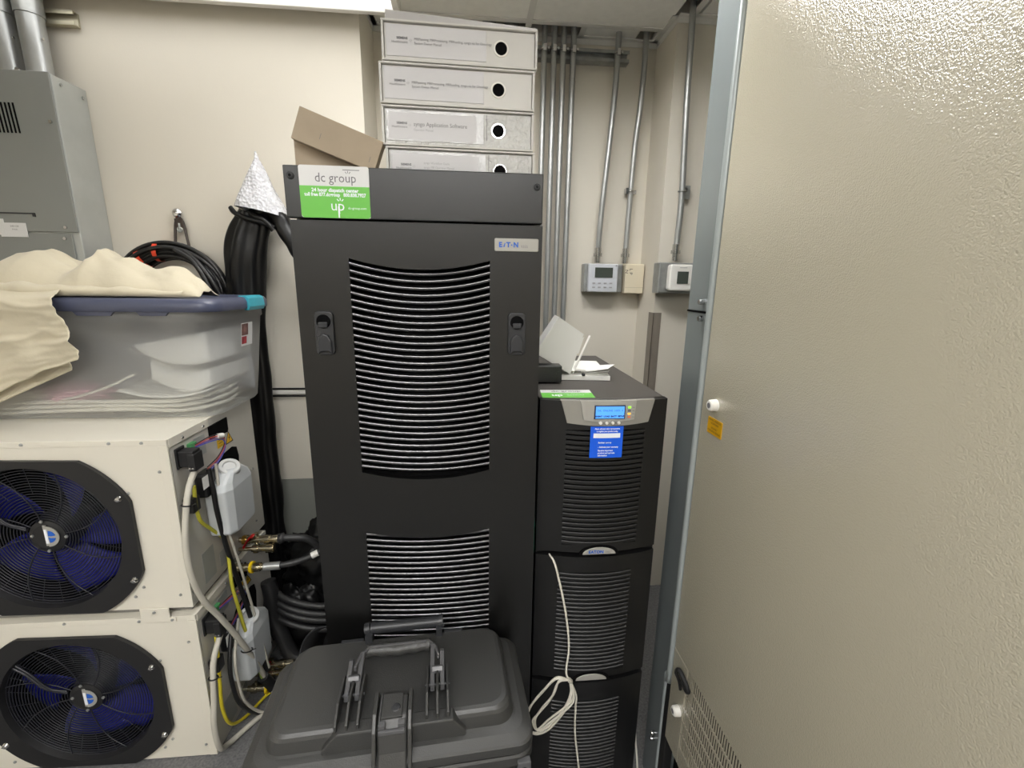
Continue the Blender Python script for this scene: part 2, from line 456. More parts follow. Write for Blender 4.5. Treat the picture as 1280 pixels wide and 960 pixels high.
# ------------------------------------------------------------------ conduits, channel and boxes on the alcove wall
t = thing('strut_channel', 'slotted steel strut channel across the alcove wall under the ceiling', 'bracket', (0.45, 2.08, 2.37))
s = M().box(0.24, 0.655, 2.092, 2.0985, 2.368, 2.412).box(0.24, 0.655, 2.058, 2.092, 2.409, 2.412).box(0.24, 0.655, 2.058, 2.092, 2.368, 2.371)
s.box(0.24, 0.655, 2.058, 2.061, 2.400, 2.410).box(0.24, 0.655, 2.058, 2.061, 2.370, 2.380)
part('channel', s, MT['zincd'], t)
for x in (0.297, 0.337, 0.375, 0.416, 0.600):
    part('clamp', M().torus((x, 2.044, 2.392), (0, 0, 1), 0.0145, 0.0028, 20, 6).box(x - 0.006, x + 0.006, 2.022, 2.034, 2.380, 2.404).cyl((x + 0.016, 2.03, 2.394), (x + 0.016, 2.045, 2.394), 0.005, n=8), MT['chrome'], t)
NTH = ['first', 'second', 'third', 'fourth']
for i, (x, xb) in enumerate(((0.297, 0.297), (0.337, 0.337), (0.375, 0.375), (0.416, 0.416))):
    cable('conduit', [(x, 2.044, 2.60), (x, 2.044, 1.9), (xb, 2.044, 1.2), (xb, 2.044, 0.35)], 0.0117, MT['zinc'],
          NTH[i] + ' steel conduit from the binders, one of four dropping behind small tower', 'conduit', 'four close conduits in the alcove', n=14, k=1)
def drop(name, pts, label):
    t = thing(name, label, 'conduit', (pts[-1][0], pts[-1][1], pts[-1][2] - 0.03), 'conduits down to the wall controls')
    part('pipe', M().tube(pts, 0.0117, 14, 5), MT['zinc'], t)
    e = Vector(pts[-1])
    part('connector', M().cyl(e + Vector((0, 0, 0.035)), e + Vector((0, 0, 0.0)), 0.0145, n=14).cyl(e + Vector((0, 0, 0.012)), e + Vector((0, 0, -0.002)), 0.0185, n=6)
         .cyl(e + Vector((0, 0, -0.002)), e + Vector((0, 0, -0.03)), 0.0125, n=12), MT['chrome'], t)
    return t
drop('conduit', [(0.600, 2.044, 2.60), (0.600, 2.044, 2.3), (0.588, 2.046, 2.06), (0.570, 2.052, 1.75), (0.567, 2.058, 1.595)], 'steel conduit running down to the grey keypad controller')
t = drop('conduit', [(0.719, 2.05, 2.62), (0.719, 2.05, 2.44), (0.719, 2.05, 2.36), (0.716, 2.056, 2.22), (0.708, 2.066, 2.07), (0.704, 2.07, 1.9), (0.698, 2.07, 1.595)], 'steel conduit with a gentle offset above the cream sensor cover')
part('clamp', M().torus((0.7035, 2.07, 1.873), (0, 0, 1), 0.0145, 0.003, 20, 6).box(0.680, 0.690, 2.06, 2.09, 1.862, 1.886).box(0.69, 0.735, 2.086, 2.09, 1.866, 1.882), MT['chrome'], t)
t = drop('conduit', [(0.812, 1.845, 2.62), (0.815, 1.845, 2.46), (0.818, 1.845, 2.36), (0.824, 1.85, 2.19), (0.838, 1.86, 1.97), (0.845, 1.86, 1.8), (0.840, 1.86, 1.60)], 'bent steel conduit above the white thermostat by the steel post')
part('clamp', M().torus((0.845, 1.86, 1.84), (0, 0, 1), 0.0145, 0.003, 20, 6).box(0.858, 0.885, 1.875, 1.895, 1.815, 1.865).cyl((0.868, 1.86, 1.855), (0.868, 1.88, 1.855), 0.006, n=8), MT['zincd'], t)
for x, r_, w_ in ((0.075, 0.027, 'left'), (0.165, 0.03, 'right')):
    single('conduit', M().cyl((x, 2.055, CZ - 0.05), (x, 2.055, TOP - 0.02), r_, n=18), MT['zincd'],
           'wide grey pipe stub above the binders, ' + w_ + ' of two in the ceiling gap', 'pipe', 'pipe stubs in the ceiling gap')

t = thing('wall_controller', 'pale grey keypad controller with dark screen on a steel box', 'controller', (0.60, 2.08, 1.43))
part('back_box', M().box(0.505, 0.683, 2.045, 2.0995, 1.436, 1.561), MT['zincd'], t, bevel=0.004)
part('cover', M().box(0.520, 0.655, 2.022, 2.044, 1.436, 1.560), mat('controller_grey', srgb(205, 208, 214), 0.4), t, bevel=0.005)
part('screen', M().box(0.549, 0.630, 2.0195, 2.023, 1.500, 1.5435), MT['lcdoff'], t)
copies('button', M().box(-0.006, 0.006, -0.0015, 0.002, -0.003, 0.003).mesh('button'), MT['lgprint'], t,
       [(x, 2.0205, z) for z in (1.475, 1.457) for x in (0.546, 0.572, 0.598, 0.624)])
part('light_sensor', M().cyl((0.645, 2.023, 1.552), (0.645, 2.020, 1.552), 0.004, n=10), MT['lgprint'], t)
t = thing('wall_sensor', 'blank cream sensor cover with pencil marks beside the keypad controller', 'sensor', (0.735, 2.08, 1.43))
part('cover', M().box(0.692, 0.785 - 0.006, 2.03, 2.0995, 1.431, 1.562), MT['white'].copy(), t, bevel=0.005)
t.children[0].data.materials[0] = mat('cream_plastic', srgb(222, 212, 188), 0.45)
part('cover_shade_line', M().box(0.693, 0.778, 2.0285, 2.031, 1.457, 1.459), mat('cream_shadow_line', srgb(196, 186, 162), 0.5), t)  # darker cream line paints the shade along the cover's lower edge
text('pencil_mark', 'L P\nN', 0.020, (0.706, 2.0288, 1.528), MT['print'], t, rot=-math.pi / 2, wide=1.1)
t = thing('thermostat', 'white square thermostat with grey screen on a steel box', 'thermostat', (0.86, 1.87, 1.43))
part('back_box', M().box(0.767, 0.945, 1.838, 1.8995, 1.438, 1.562), MT['zincd'], t, bevel=0.005)
part('cover', M().prism(rrect(0.800, 0.900, 1.449, 1.554, 0.012), 1.805, 1.838, 'y'), MT['white'], t, bevel=0.006)
part('screen', M().box(0.832, 0.878, 1.8025, 1.806, 1.478, 1.526), MT['lcdoff'], t)
part('logo_line', M().box(0.840, 0.870, 1.8035, 1.806, 1.540, 1.542), MT['lgprint'], t)

# ------------------------------------------------------------------ electrical panel on the left
t = thing('electrical_panel', 'grey steel electrical panel box high on the left wall', 'electrical panel', (-1.65, 1.79, 1.30))
part('box', M().box(-1.95, -1.326, 1.7235, 1.8595, 1.30, 2.098), MT['panels'], t, bevel=0.003)
c = M().box(-1.96, -1.327, 1.716, 1.7225, 1.617, 2.1)
part('cover', c, MT['panelg'], t, bevel=0.002)
part('lower_cover', M().box(-1.96, -1.350, 1.718, 1.7225, 1.29, 1.612), MT['panelg'], t, bevel=0.002)
copies('vent_slot', M().prism([(0, 0), (0.0042, 0), (0.0002, 0.088), (-0.004, 0.088)], -0.0015, 0.001, 'y').mesh('vent_slot'), MT['void'], t,
       [(-1.445 - 0.0115 * i, 1.7155, 1.918) for i in range(14)])
l = part('rating_label', M().box(-1.566, -1.484, 1.7145, 1.7165, 1.598, 1.643), MT['stickw'], t)
l2 = part('rating_label', M().box(-1.60, -1.550, 1.7142, 1.7165, 1.604, 1.655), MT['stickw'], t)
text('lettering', '240/120', 0.008, (-1.519, 1.7138, 1.632), MT['gprint'], l)
text('lettering', 'PANEL', 0.006, (-1.519, 1.7138, 1.622), MT['gprint'], l)
part('latch_bar', M().box(-1.60, -1.45, 1.7145, 1.7165, 1.672, 1.676).box(-1.456, -1.448, 1.713, 1.7165, 1.664, 1.676), MT['handle'], t)
copies('screw', M().cyl((0, 0.003, 0), (0, -0.004, 0), 0.005, n=10).mesh('screw'), MT['chrome'], t, [(-1.345, 1.7155, 1.955), (-1.362, 1.7155, 1.632), (-1.372, 1.7175, 1.596)])
copies('screw', M().cyl((-0.003, 0, 0), (0.003, 0, 0), 0.005, n=10).mesh('screw'), MT['zincd'], t, [(-1.3255, 1.755, 2.077), (-1.3255, 1.84, 2.068)])
for x, w_ in ((-1.497, 'left'), (-1.409, 'right')):
    t = thing('conduit', 'thick galvanised conduit rising from the electrical panel, ' + w_ + ' of the pair', 'conduit', (x, 1.795, 2.10), 'conduits above the electrical panel')
    part('pipe', M().cyl((x, 1.795, 2.105), (x, 1.795, CZ - 0.002), 0.0345, n=24), MT['zinc'], t)
    part('coupling', M().cyl((x, 1.795, 2.285), (x, 1.795, 2.36), 0.038, n=24), MT['zincd'], t)
    part('locknut', M().lathe([(0.034, 0.0), (0.046, 0.0), (0.046, 0.008), (0.04, 0.014), (0.0345, 0.014)], (x, 1.795, 2.1005), n=24), MT['chrome'], t)
    part('grounding_screw', M().cyl((x - 0.03, 1.745, 2.112), (x - 0.03, 1.755, 2.112), 0.007, n=8).cyl((x + 0.037, 1.78, 2.215), (x + 0.040, 1.78, 2.215), 0.004, n=8), MT['chrome'], t)
t = thing('strut_channel', 'short steel strut channel on the wall beside the thick conduits', 'bracket', (-1.5, 1.84, 2.28))
part('channel', M().box(-1.78, -1.307, 1.852, 1.8595, 2.285, 2.327).box(-1.78, -1.307, 1.834, 1.852, 2.324, 2.327).box(-1.78, -1.307, 1.834, 1.852, 2.285, 2.288)
     .box(-1.78, -1.307, 1.834, 1.8365, 2.316, 2.325).box(-1.78, -1.307, 1.834, 1.8365, 2.287, 2.296), mat('aged_strut', srgb(200, 194, 172), 0.45, metal=0.6), t)

# ------------------------------------------------------------------ thin cables along the wall
for z, w_ in ((1.036, 'upper'), (1.006, 'lower')):
    cable('wall_cable', [(-1.3, 1.854, z), (-0.9, 1.854, z), (-0.6, 1.854, z), (-0.392, 1.854, z)], 0.004, MT['cblack'], w_ + ' of two thin black cables running level across the back wall', 'cable', 'thin wall cables')
single('cable_raceway', M().box(-1.3, -0.395, 1.852, 1.8598, 1.012, 1.030), MT['white'], 'flat white raceway strip between the two thin wall cables', 'raceway', bevel=0.003)

# ------------------------------------------------------------------ large beige cooling unit on the right
KB = 0.8966
def bz(z): return (z - 1.474) * KB + 1.474
X0 = 0.52
t = thing('cooling_unit', 'large beige sheet metal cooling cabinet filling the right side', 'cabinet', (0.95, 0.3, 0.0))
# side panel with an opening for the grille low down
yE = 0.9415; zb = bz(0.13); zt = 2.2
gy1, gz1, gz0, gyb = 0.868, bz(0.452), 0.03, 0.05
p = M()
p.box(X0, X0 + 0.02, -0.28, yE, gz1 + 0.0, zt)
p.box(X0, X0 + 0.02, gy1, yE, zb, gz1).box(X0, X0 + 0.02, -0.28, gyb, zb, gz1).box(X0, X0 + 0.02, gyb, gy1, zb, zb + 0.06)
part('side_panel', p, MT['beige'], t, bevel=0.0025)
gb = M()
gz0 = zb + 0.06
n = 98
for i in range(n):
    y = gy1 - 0.004 - (gy1 - gyb) * i / n
    gb.box(X0 + 0.0005, X0 + 0.0022, y - 0.0034, y, gz0, gz1)
k = 6
for i in range(1, k):
    z = gz0 + (gz1 - gz0) * i / k
    gb.box(X0 + 0.0002, X0 + 0.0022, gyb, gy1, z - 0.003, z + 0.003)
part('grille', gb, MT['beige'], t)
part('grille_backing', M().box(X0 + 0.022, X0 + 0.03, 0.0, 0.92, 0.15, 0.62), MT['void'], t)
part('body', M().box(X0 + 0.032, 1.35, -0.28, 1.06, 0.10, 2.2), MT['post'], t)
yl = part('warning_label', M().box(X0 - 0.0012, X0 + 0.001, 0.850, 0.906, bz(1.121), bz(1.161)), MT['ochre'], t)
yl.data.transform(Matrix.Translation((0, 0, 0)))
for dz, tx in ((0.013, 'WARNING - HAZARDOUS'), (0.006, 'VOLTAGE INSIDE'), (-0.004, 'DISCONNECT'), (-0.011, 'POWER BEFORE SERVICING')):
    text('lettering', tx, 0.0056, (X0 - 0.0016, 0.878, bz(1.141) + dz), MT['print'], yl, face='left', wide=0.72)
for y, z in ((0.884, bz(1.194)), (0.888, bz(0.292))):
    kn = part('latch_knob', M().lathe([(0.0, -0.016), (0.010, -0.016), (0.0125, -0.013), (0.0135, 0.0), (0.0135, 0.001)], (X0, y, z), (1, 0, 0), 20), MT['white'], t)
    part('slot', M().lathe([(0.0, -0.0168), (0.006, -0.0168), (0.0062, -0.0155)], (X0, y, z), (1, 0, 0), 12), MT['gprint'], kn)
pull = [(X0 - 0.004, 0.884, bz(0.372)), (X0 - 0.010, 0.884, bz(0.40)), (X0 - 0.02, 0.886, bz(0.430)), (X0 - 0.018, 0.874, bz(0.446)), (X0 - 0.012, 0.852, bz(0.430)), (X0 - 0.008, 0.842, bz(0.412)), (X0 - 0.008, 0.852, bz(0.404)), (X0 - 0.010, 0.872, bz(0.412))]
part('pull_strap', M().tube(pull, 0.0055, 8, 6, flat=0.7), MT['strap'], t)
part('post_plate', M().box(X0 + 0.0095, X0 + 0.03, 0.955, 1.073, 0.0, bz(1.4045)).box(X0 + 0.0095, X0 + 0.03, 0.955, 1.073, bz(1.4075), 2.35), MT['post'], t, bevel=0.0015)
part('edge_bead', M().tube([(X0 + 0.002, 0.953, 2.35), (X0 + 0.002, 0.953, 1.4), (X0 + 0.002, 0.953, 0.9), (X0 + 0.002, 0.953, 0.47), (X0 + 0.001, 0.963, 0.445), (X0 + 0.004, 0.973, 0.40), (X0 + 0.004, 0.974, 0.0)], lambda q: 0.0085 if q < 0.62 else 0.0085 - 0.012 * (q - 0.62), 14, 4), MT['bead'], t)
part('gasket', M().box(X0 + 0.004, X0 + 0.03, 0.944, 0.972, 0.0, 0.455), MT['strap'], t, bevel=0.004)
part('seam_gap', M().box(X0 + 0.0075, X0 + 0.011, 0.965, 1.0732, bz(1.4035), bz(1.4085)), MT['void'], t)
copies('bolt', M().lathe([(0.0, -0.012), (0.0055, -0.012), (0.0065, -0.008), (0.0065, 0.0)], (0, 0, 0), (1, 0, 0), 8).mesh('bolt'), MT['chrome'], t,
       [(X0 + 0.0095, 1.000, bz(1.432)), (X0 + 0.0095, 0.997, bz(1.39)), (X0 + 0.0095, 1.015, bz(0.04)), (X0 + 0.0095, 1.015, bz(0.018))])
part('base_plinth', M().box(X0 + 0.032, 1.35, -0.28, 1.03, 0.0, 0.1), MT['void'], t)

# ================================================================== tall black power cabinet
t = thing('power_cabinet', 'tall black power supply cabinet with two blocks of curved louvres', 'cabinet', (-0.105, 1.33, 0.0))
CX0, CX1 = -0.350, 0.1445
body = M().box(CX0, CX1, 0.985, 1.71, 0.02, 1.655).box(CX0 + 0.02, CX1 - 0.02, 1.0, 1.69, 0.0, 0.02)
part('body', body, MT['black'], t, bevel=0.002)
part('top_panel', M().box(-0.3545, 0.1435, 0.948, 0.966, 1.5895, 1.684), MT['black'], t, bevel=0.002)
GL, GR = -0.244, 0.0375
def arc(z, sag, n=16, a=GL, b=GR):
    return [(a + (b - a) * i / n, z - sag * (1 - (2 * i / n - 1) ** 2)) for i in range(n + 1)]
SAG, REC, PITCH = 0.020, 0.020, 0.01449
UT, UB = 1.516, 1.058        # upper louvre block opening
LT = 0.911; NL = 26; LB = LT - NL * PITCH
d = M(); Y0, Y1 = 0.950, 0.968
d.box(CX0, GL, Y0, Y1, 0.035, 1.586).box(GR, CX1, Y0, Y1, 0.035, 1.586)
d.prism([(GL, 1.586)] + arc(UT, SAG) + [(GR, 1.586)], Y0, Y1, 'y')
d.prism(arc(UB, SAG) + list(reversed(arc(LT, SAG))), Y0, Y1, 'y')
d.prism(list(reversed(arc(LB, SAG))) + [(GL, 0.035), (GR, 0.035)], Y0, Y1, 'y')
door = part('door', d, MT['black'], t)
part('louvre_backing', M().box(GL - 0.01, GR + 0.01, 0.9795, 0.984, LB - 0.03, UT + 0.01), MT['void'], t)
prof = [(0.000, -0.0036), (-0.0028, -0.0022), (-0.0038, 0.0004), (-0.0028, 0.0030), (-0.0008, 0.0040), (0.007, 0.0040), (0.007, -0.0036)]
sl = M(); n = 20; vv = []
for i in range(n + 1):
    q = 1 - (2 * i / n - 1) ** 2
    for (py, pz) in prof:
        vv.append((GL + (GR - GL) * i / n, 0.9555 + REC * 0.8 * q + py, -SAG * q + pz))
K = len(prof)
sl.add(vv, [(i * K + j, (i + 1) * K + j, (i + 1) * K + (j + 1) % K, i * K + (j + 1) % K) for i in range(n) for j in range(K)], False)
me = sl.mesh('slat')
for pz in me.polygons: pz.use_smooth = True
copies('slat', me, MT['slat'], t, [(0, 0, UT - 0.0095 - PITCH * i) for i in range(31)])
copies('slat', me, MT['slat'], t, [(0, 0, LT - 0.0075 - PITCH * i) for i in range(NL)])
for x in (-0.2995, 0.0945):
    h = part('door_latch', M().prism(rrect(x - 0.0185, x + 0.0185, 1.322, 1.411, 0.009), 0.9425, 0.9505, 'y'), MT['handle'], t, bevel=0.002)
    part('lock', M().lathe([(0.0, -0.0035), (0.0128, -0.0035), (0.014, -0.001), (0.014, 0.001)], (x, 0.9425, 1.391), (0, 1, 0), 24), MT['void'], h)
    part('lock_barrel', M().box(x - 0.009, x + 0.009, 0.935, 0.9415, 1.379, 1.390), MT['handle'], h, bevel=0.0015)
    part('thumb_rest', M().prism([(x - 0.014, 1.324), (x - 0.006, 1.330), (x + 0.006, 1.330), (x + 0.014, 1.324), (x + 0.014, 1.352), (x + 0.008, 1.364), (x - 0.002, 1.367), (x - 0.010, 1.360), (x - 0.014, 1.350)], 0.936, 0.943, 'y'), MT['handle'], h, bevel=0.003)
for x, z in ((-0.341, 1.665), (0.1305, 1.659)):
    s_ = part('screw', M().lathe([(0.0, -0.004), (0.004, -0.004), (0.0065, -0.002), (0.0075, 0.001)], (x, 0.948, z), (0, 1, 0), 14), MT['chrome'].copy() if False else MT['handle'], t)
    part('screw_slot', M().lathe([(0.0, -0.0043), (0.0028, -0.0043), (0.003, -0.003)], (x, 0.948, z), (0, 1, 0), 10), MT['void'], s_)
SX = -0.2600
st = part('service_sticker', M().prism(rrect(-0.3255, -0.1955, 1.5905, 1.6845, 0.004), 0.9468, 0.9485, 'y'), MT['stickw'], t)
st['label'] = 'white and green service company sticker'
part('green_field', M().prism([(-0.3255, 1.648), (-0.3255, 1.5945), (-0.3215, 1.5905), (-0.1995, 1.5905), (-0.1955, 1.5945), (-0.1955, 1.648)], 0.9462, 0.9469, 'y'), MT['green'], st)
text('lettering', 'dc group', 0.0235, (SX + 0.002, 0.9466, 1.6625), MT['gprint'], st, wide=0.92)
for a in (-40, 0, 40):
    a_ = math.radians(a); cx, cz = -0.2345, 1.6685
    part('logo_ray', M().prism([(cx + 0.0035 * math.sin(a_) - 0.0005 * math.cos(a_), cz + 0.0035 * math.cos(a_) + 0.0005 * math.sin(a_)), (cx + 0.0035 * math.sin(a_) + 0.0005 * math.cos(a_), cz + 0.0035 * math.cos(a_) - 0.0005 * math.sin(a_)),
        (cx + 0.0075 * math.sin(a_) + 0.0005 * math.cos(a_), cz + 0.0075 * math.cos(a_) - 0.0005 * math.sin(a_)), (cx + 0.0075 * math.sin(a_) - 0.0005 * math.cos(a_), cz + 0.0075 * math.cos(a_) + 0.0005 * math.sin(a_))], 0.9462, 0.9466, 'y'), MT['gprint'], st)
text('lettering', '24 hour dispatch center', 0.0090, (SX, 0.9459, 1.6405), MT['bluew'], st, bold=0.0003)
text('lettering', 'toll free 877.dcgroup   800.838.7927', 0.0090, (SX, 0.9459, 1.6325), MT['bluew'], st, bold=0.0003, wide=0.86)
text('lettering', 'up', 0.027, (SX + 0.003, 0.9459, 1.6125), MT['bluew'], st)
text('lettering', 'dc-group.com', 0.0062, (SX + 0.040, 0.9459, 1.609), MT['bluew'], st)
part('logo_stem', M().box(SX + 0.0035, SX + 0.0062, 0.9457, 0.946, 1.5908, 1.612), MT['bluew'], st)
for a in (-42, 0, 42):
    a_ = math.radians(a); cx, cz = SX + 0.0085, 1.6185
    part('logo_ray', M().prism([(cx + 0.004 * math.sin(a_) - 0.0008 * math.cos(a_), cz + 0.004 * math.cos(a_) + 0.0008 * math.sin(a_)), (cx + 0.004 * math.sin(a_) + 0.0008 * math.cos(a_), cz + 0.004 * math.cos(a_) - 0.0008 * math.sin(a_)),
        (cx + 0.0088 * math.sin(a_) + 0.0008 * math.cos(a_), cz + 0.0088 * math.cos(a_) - 0.0008 * math.sin(a_)), (cx + 0.0088 * math.sin(a_) - 0.0008 * math.cos(a_), cz + 0.0088 * math.cos(a_) + 0.0008 * math.sin(a_))], 0.9457, 0.946, 'y'), MT['bluew'], st)
part('small_print', M().box(SX + 0.016, SX + 0.047, 0.9464, 0.9469, 1.677, 1.6782), MT['gprint'], st)
bd = part('maker_badge', M().prism(rrect(0.0465, 0.1365, 1.535, 1.5605, 0.003), 0.9465, 0.951, 'y'), MT['silver2'], t, bevel=0.0012)
bd['label'] = 'silver maker badge with blue lettering'
text('lettering', 'E', 0.0135, (0.0585, 0.9461, 1.5475), MT['blueink'], bd, bold=0.0006)
text('lettering', 'T', 0.0135, (0.0745, 0.9461, 1.5475), MT['blueink'], bd, bold=0.0006)
text('lettering', 'N', 0.0135, (0.0900, 0.9461, 1.5475), MT['blueink'], bd, bold=0.0006)
part('lettering', M().prism([(0.0640, 1.5435), (0.0672, 1.5435), (0.0688, 1.5515), (0.0670, 1.5515)], 0.9459, 0.9463, 'y').box(0.0802, 0.0828, 0.9459, 0.9463, 1.5462, 1.5488), MT['blueink'], bd)
text('lettering', '9355', 0.0072, (0.1075, 0.9461, 1.5445), MT['gprint'], bd)

# ================================================================== short three-part UPS tower
UX0, UX1, UY0, UY1 = 0.153, 0.4515, 0.972, 1.588
UC, UH = (UX0 + UX1) / 2, (UX1 - UX0) / 2
def yb(x): return 0.9705 - 0.024 * (1 - ((x - UC) / UH) ** 2)
def bezel(x0, x1, zt, zb, th=0.006, n=20, off=0.0, cut=None):
    """bowed front sheet; zt, zb: heights or functions of x (0..1)"""
    m_ = M(); ft = zt if callable(zt) else (lambda u: zt); fb = zb if callable(zb) else (lambda u: zb)
    xa = x0 if callable(x0) else (lambda v: x0); xb_ = x1 if callable(x1) else (lambda v: x1)
    fr, bk = [], []
    for i in range(n + 1):
        u = i / n
        for v in (0, 1):
            x = xa(v) + (xb_(v) - xa(v)) * u; z = ft(u) if v == 0 else fb(u)
            fr.append((x, yb(x) + off, z)); bk.append((x, yb(x) + off + th, z))
    b = len(fr)
    F = []
    for i in range(n):
        a = 2 * i
        F += [(a, a + 1, a + 3, a + 2), (b + a, b + a + 2, b + a + 3, b + a + 1), (a, a + 2, b + a + 2, b + a), (a + 1, b + a + 1, b + a + 3, a + 3)]
    F += [(0, b, b + 1, 1), (2 * n, 2 * n + 1, b + 2 * n + 1, b + 2 * n)]
    return m_.add(fr + bk, F)
def slat_mesh(w0, w1, h, dep, sag):
    m_ = M(); n = 16; pr = [(0.0, -h / 2), (-dep, -h / 2 + 0.001), (-dep, h / 2 - 0.0018), (-dep * 0.6, h / 2), (0.0, h / 2)]
    vv = []
    for i in range(n + 1):
        x = w0 + (w1 - w0) * i / n; q = 1 - (2 * i / n - 1) ** 2
        for a, b in pr: vv.append((x, yb(x) + 0.004 + a, b - sag * q))
    K_ = len(pr)
    m_.add(vv, [(i * K_ + j, (i + 1) * K_ + j, (i + 1) * K_ + (j + 1) % K_, i * K_ + (j + 1) % K_) for i in range(n) for j in range(K_)] +
           [tuple(range(K_)), tuple(n * K_ + j for j in reversed(range(K_)))])
    return m_.mesh('slat')
def ups_section(name, label, z0, z1, ltop, lbot, lx0, lx1, nsl, group=None, oval=True):
    t_ = thing(name, label, 'power supply', (UC, 1.28, z0), group)
    part('casing', M().box(UX0, UX1, 0.9755, UY1, z0 + 0.0005, z1 - (0.002 if z1 < 1.2 else 0.006)), MT['ups'], t_, bevel=0.002)
    fz = M()
    for seg in (bezel(UX0, lx0, z1 - 0.001, z0 + 0.012, 0.02, 4), bezel(lx1, UX1, z1 - 0.001, z0 + 0.012, 0.02, 4),
                bezel(lx0, lx1, z1 - 0.001, ltop, 0.02, 16), bezel(lx0, lx1, lbot, z0 + 0.012, 0.02, 16)):
        fz.add(seg.v, seg.f)
    part('bezel', fz, MT['ups'], t_)
    part('louvre_backing', bezel(lx0 - 0.004, lx1 + 0.004, ltop + 0.004, lbot - 0.004, 0.004, 16, 0.0085), MT['void'], t_)
    p_ = (ltop - lbot) / nsl
    copies('slat', slat_mesh(lx0, lx1, p_ * 0.72, 0.0045, 0.003), MT['ups'], t_, [(0, 0, ltop - p_ * (i + 0.5)) for i in range(nsl)])
    zc = z0 + 0.008
    ov = M(); n = 16
    ov.prism([(UC + 0.002 + 0.041 * math.cos(math.pi * i / n), zc + 0.019 * math.sin(math.pi * i / n)) for i in range(n + 1)], yb(UC) - 0.003, yb(UC) + 0.006, 'y')
    o_ = part('badge_plate', ov, MT['silver2'], t_, bevel=0.0015)
    rim = M(); rim.prism([(UC + 0.002 + 0.049 * math.cos(math.pi * i / n), zc - 0.001 + 0.026 * math.sin(math.pi * i / n)) for i in range(n + 1)], yb(UC) - 0.0012, yb(UC) + 0.006, 'y')
    part('badge_recess', rim, MT['void'], t_)
    return t_, o_
t, ov = ups_section('power_supply', 'short black power supply with silver control panel and blue screen', 0.826, 1.2175, 1.149, 0.858, 0.2125, 0.397, 24)
text('lettering', 'EATON', 0.011, (0.296, yb(UC) - 0.0034, 0.841), MT['blueink'], ov, bold=0.0005)
text('lettering', '9355', 0.006, (0.325, yb(UC) - 0.0034, 0.840), MT['gprint'], ov)
part('top_cover', M().box(UX0, UX1, 0.975, UY1, 1.2105, 1.2165), MT['upstop'], t, bevel=0.002)
pan = part('control_panel', bezel(lambda v: 0.198 + 0.015 * v, lambda v: 0.4155 - 0.013 * v, 1.2185, lambda u: 1.166 - 0.006 * (1 - (2 * u - 1) ** 2), 0.012, 16, -0.004), MT['silver'], t)
pan2 = part('display_bezel', bezel(lambda v: 0.240 + 0.008 * v, lambda v: 0.3675 - 0.003 * v, 1.2200, lambda u: 1.1755 - 0.005 * (1 - (2 * u - 1) ** 2), 0.008, 12, -0.0085), MT['silver2'], t)
yl_ = yb(0.305) - 0.0085
part('screen_frame', M().box(0.2705, 0.3405, yl_ - 0.0016, yl_ + 0.002, 1.1785, 1.2098), mat('lcd_frame', srgb(40, 50, 80), 0.4), pan2)
part('screen', M().box(0.273, 0.338, yl_ - 0.0028, yl_ - 0.001, 1.1805, 1.2078), MT['lcd'], pan2)
text('lettering', 'OK  ONLINE  100%  4', 0.0062, (0.3055, yl_ - 0.0031, 1.1985), mat('lcd_ink', srgb(30, 60, 140), 0.5), pan2)
text('lettering', 'EVENT  LOAD  BATT  SETUP', 0.0052, (0.3055, yl_ - 0.0031, 1.1852), mat('lcd_ink_dark', srgb(20, 40, 110), 0.5), pan2, bold=0.0003)
for x in (0.2862, 0.3002, 0.3142, 0.3282):
    b_ = part('button', M().lathe([(0.0, -0.003), (0.0026, -0.003), (0.0036, -0.0018), (0.0036, 0.004)], (x, yb(x) - 0.0085, 1.1685 + 0.0005), (0, 1, 0), 12), MT['white'], pan)
for z, k_ in ((1.2045, 'ledg'), (1.1965, 'gprint'), (1.1895, 'ledo'), (1.182, 'ledr')):
    part('indicator_light', M().box(0.3475, 0.3545, yb(0.35) - 0.0102, yb(0.35) - 0.006, z - 0.0022, z + 0.0022), MT[k_], pan2, bevel=0.0006)
    text('lettering', '~', 0.010, (0.3605, yb(0.36) - 0.0096, z), MT['gprint'], pan2)
sk = part('registration_sticker', bezel(0.2655, 0.3415, 1.1595, 1.0845, 0.001, 8, -0.0055), MT['blue'], t)
sk['label'] = 'blue registration sticker'
yk = yb(0.303) - 0.0057
part('white_strip', bezel(0.2725, 0.3345, 1.1435, 1.1325, 0.0006, 8, -0.0059), MT['bluew'], sk)
for z, tx, s_, x_, al in ((1.1545, 'Please call your sales representative', 0.0044, 0.3035, 'CENTER'), (1.1485, 'to register your product today', 0.0044, 0.3035, 'CENTER'),
                          (1.1215, 'Register now to', 0.0052, 0.284, 'LEFT'), (1.1110, '- Activate your warranty', 0.0052, 0.284, 'LEFT'), (1.1025, 'Receive important', 0.0052, 0.284, 'LEFT'),
                          (1.0965, 'product and upgrade', 0.0052, 0.284, 'LEFT'), (1.0905, 'information', 0.0052, 0.284, 'LEFT')):
    text('lettering', tx, s_, (x_, yk - 0.0006, z), MT['bluew'], sk, align=al, bold=0.0002, wide=0.9)
gs = part('service_sticker', M().add([(0.160, 0.981, 1.2170), (0.283, 0.979, 1.2170), (0.288, 1.056, 1.2170), (0.166, 1.060, 1.2170)], [(0, 1, 2, 3)]), MT['stickw'], t)
part('green_field', M().add([(0.160, 0.981, 1.2174), (0.283, 0.979, 1.2174), (0.2855, 1.026, 1.2174), (0.163, 1.028, 1.2174)], [(0, 1, 2, 3)]), MT['green'], gs)
text('lettering', 'dc group', 0.020, (0.226, 1.042, 1.2176), MT['gprint'], gs, face='top')
text('lettering', 'up', 0.026, (0.198, 1.004, 1.2178), MT['bluew'], gs, face='top', bold=0.001)
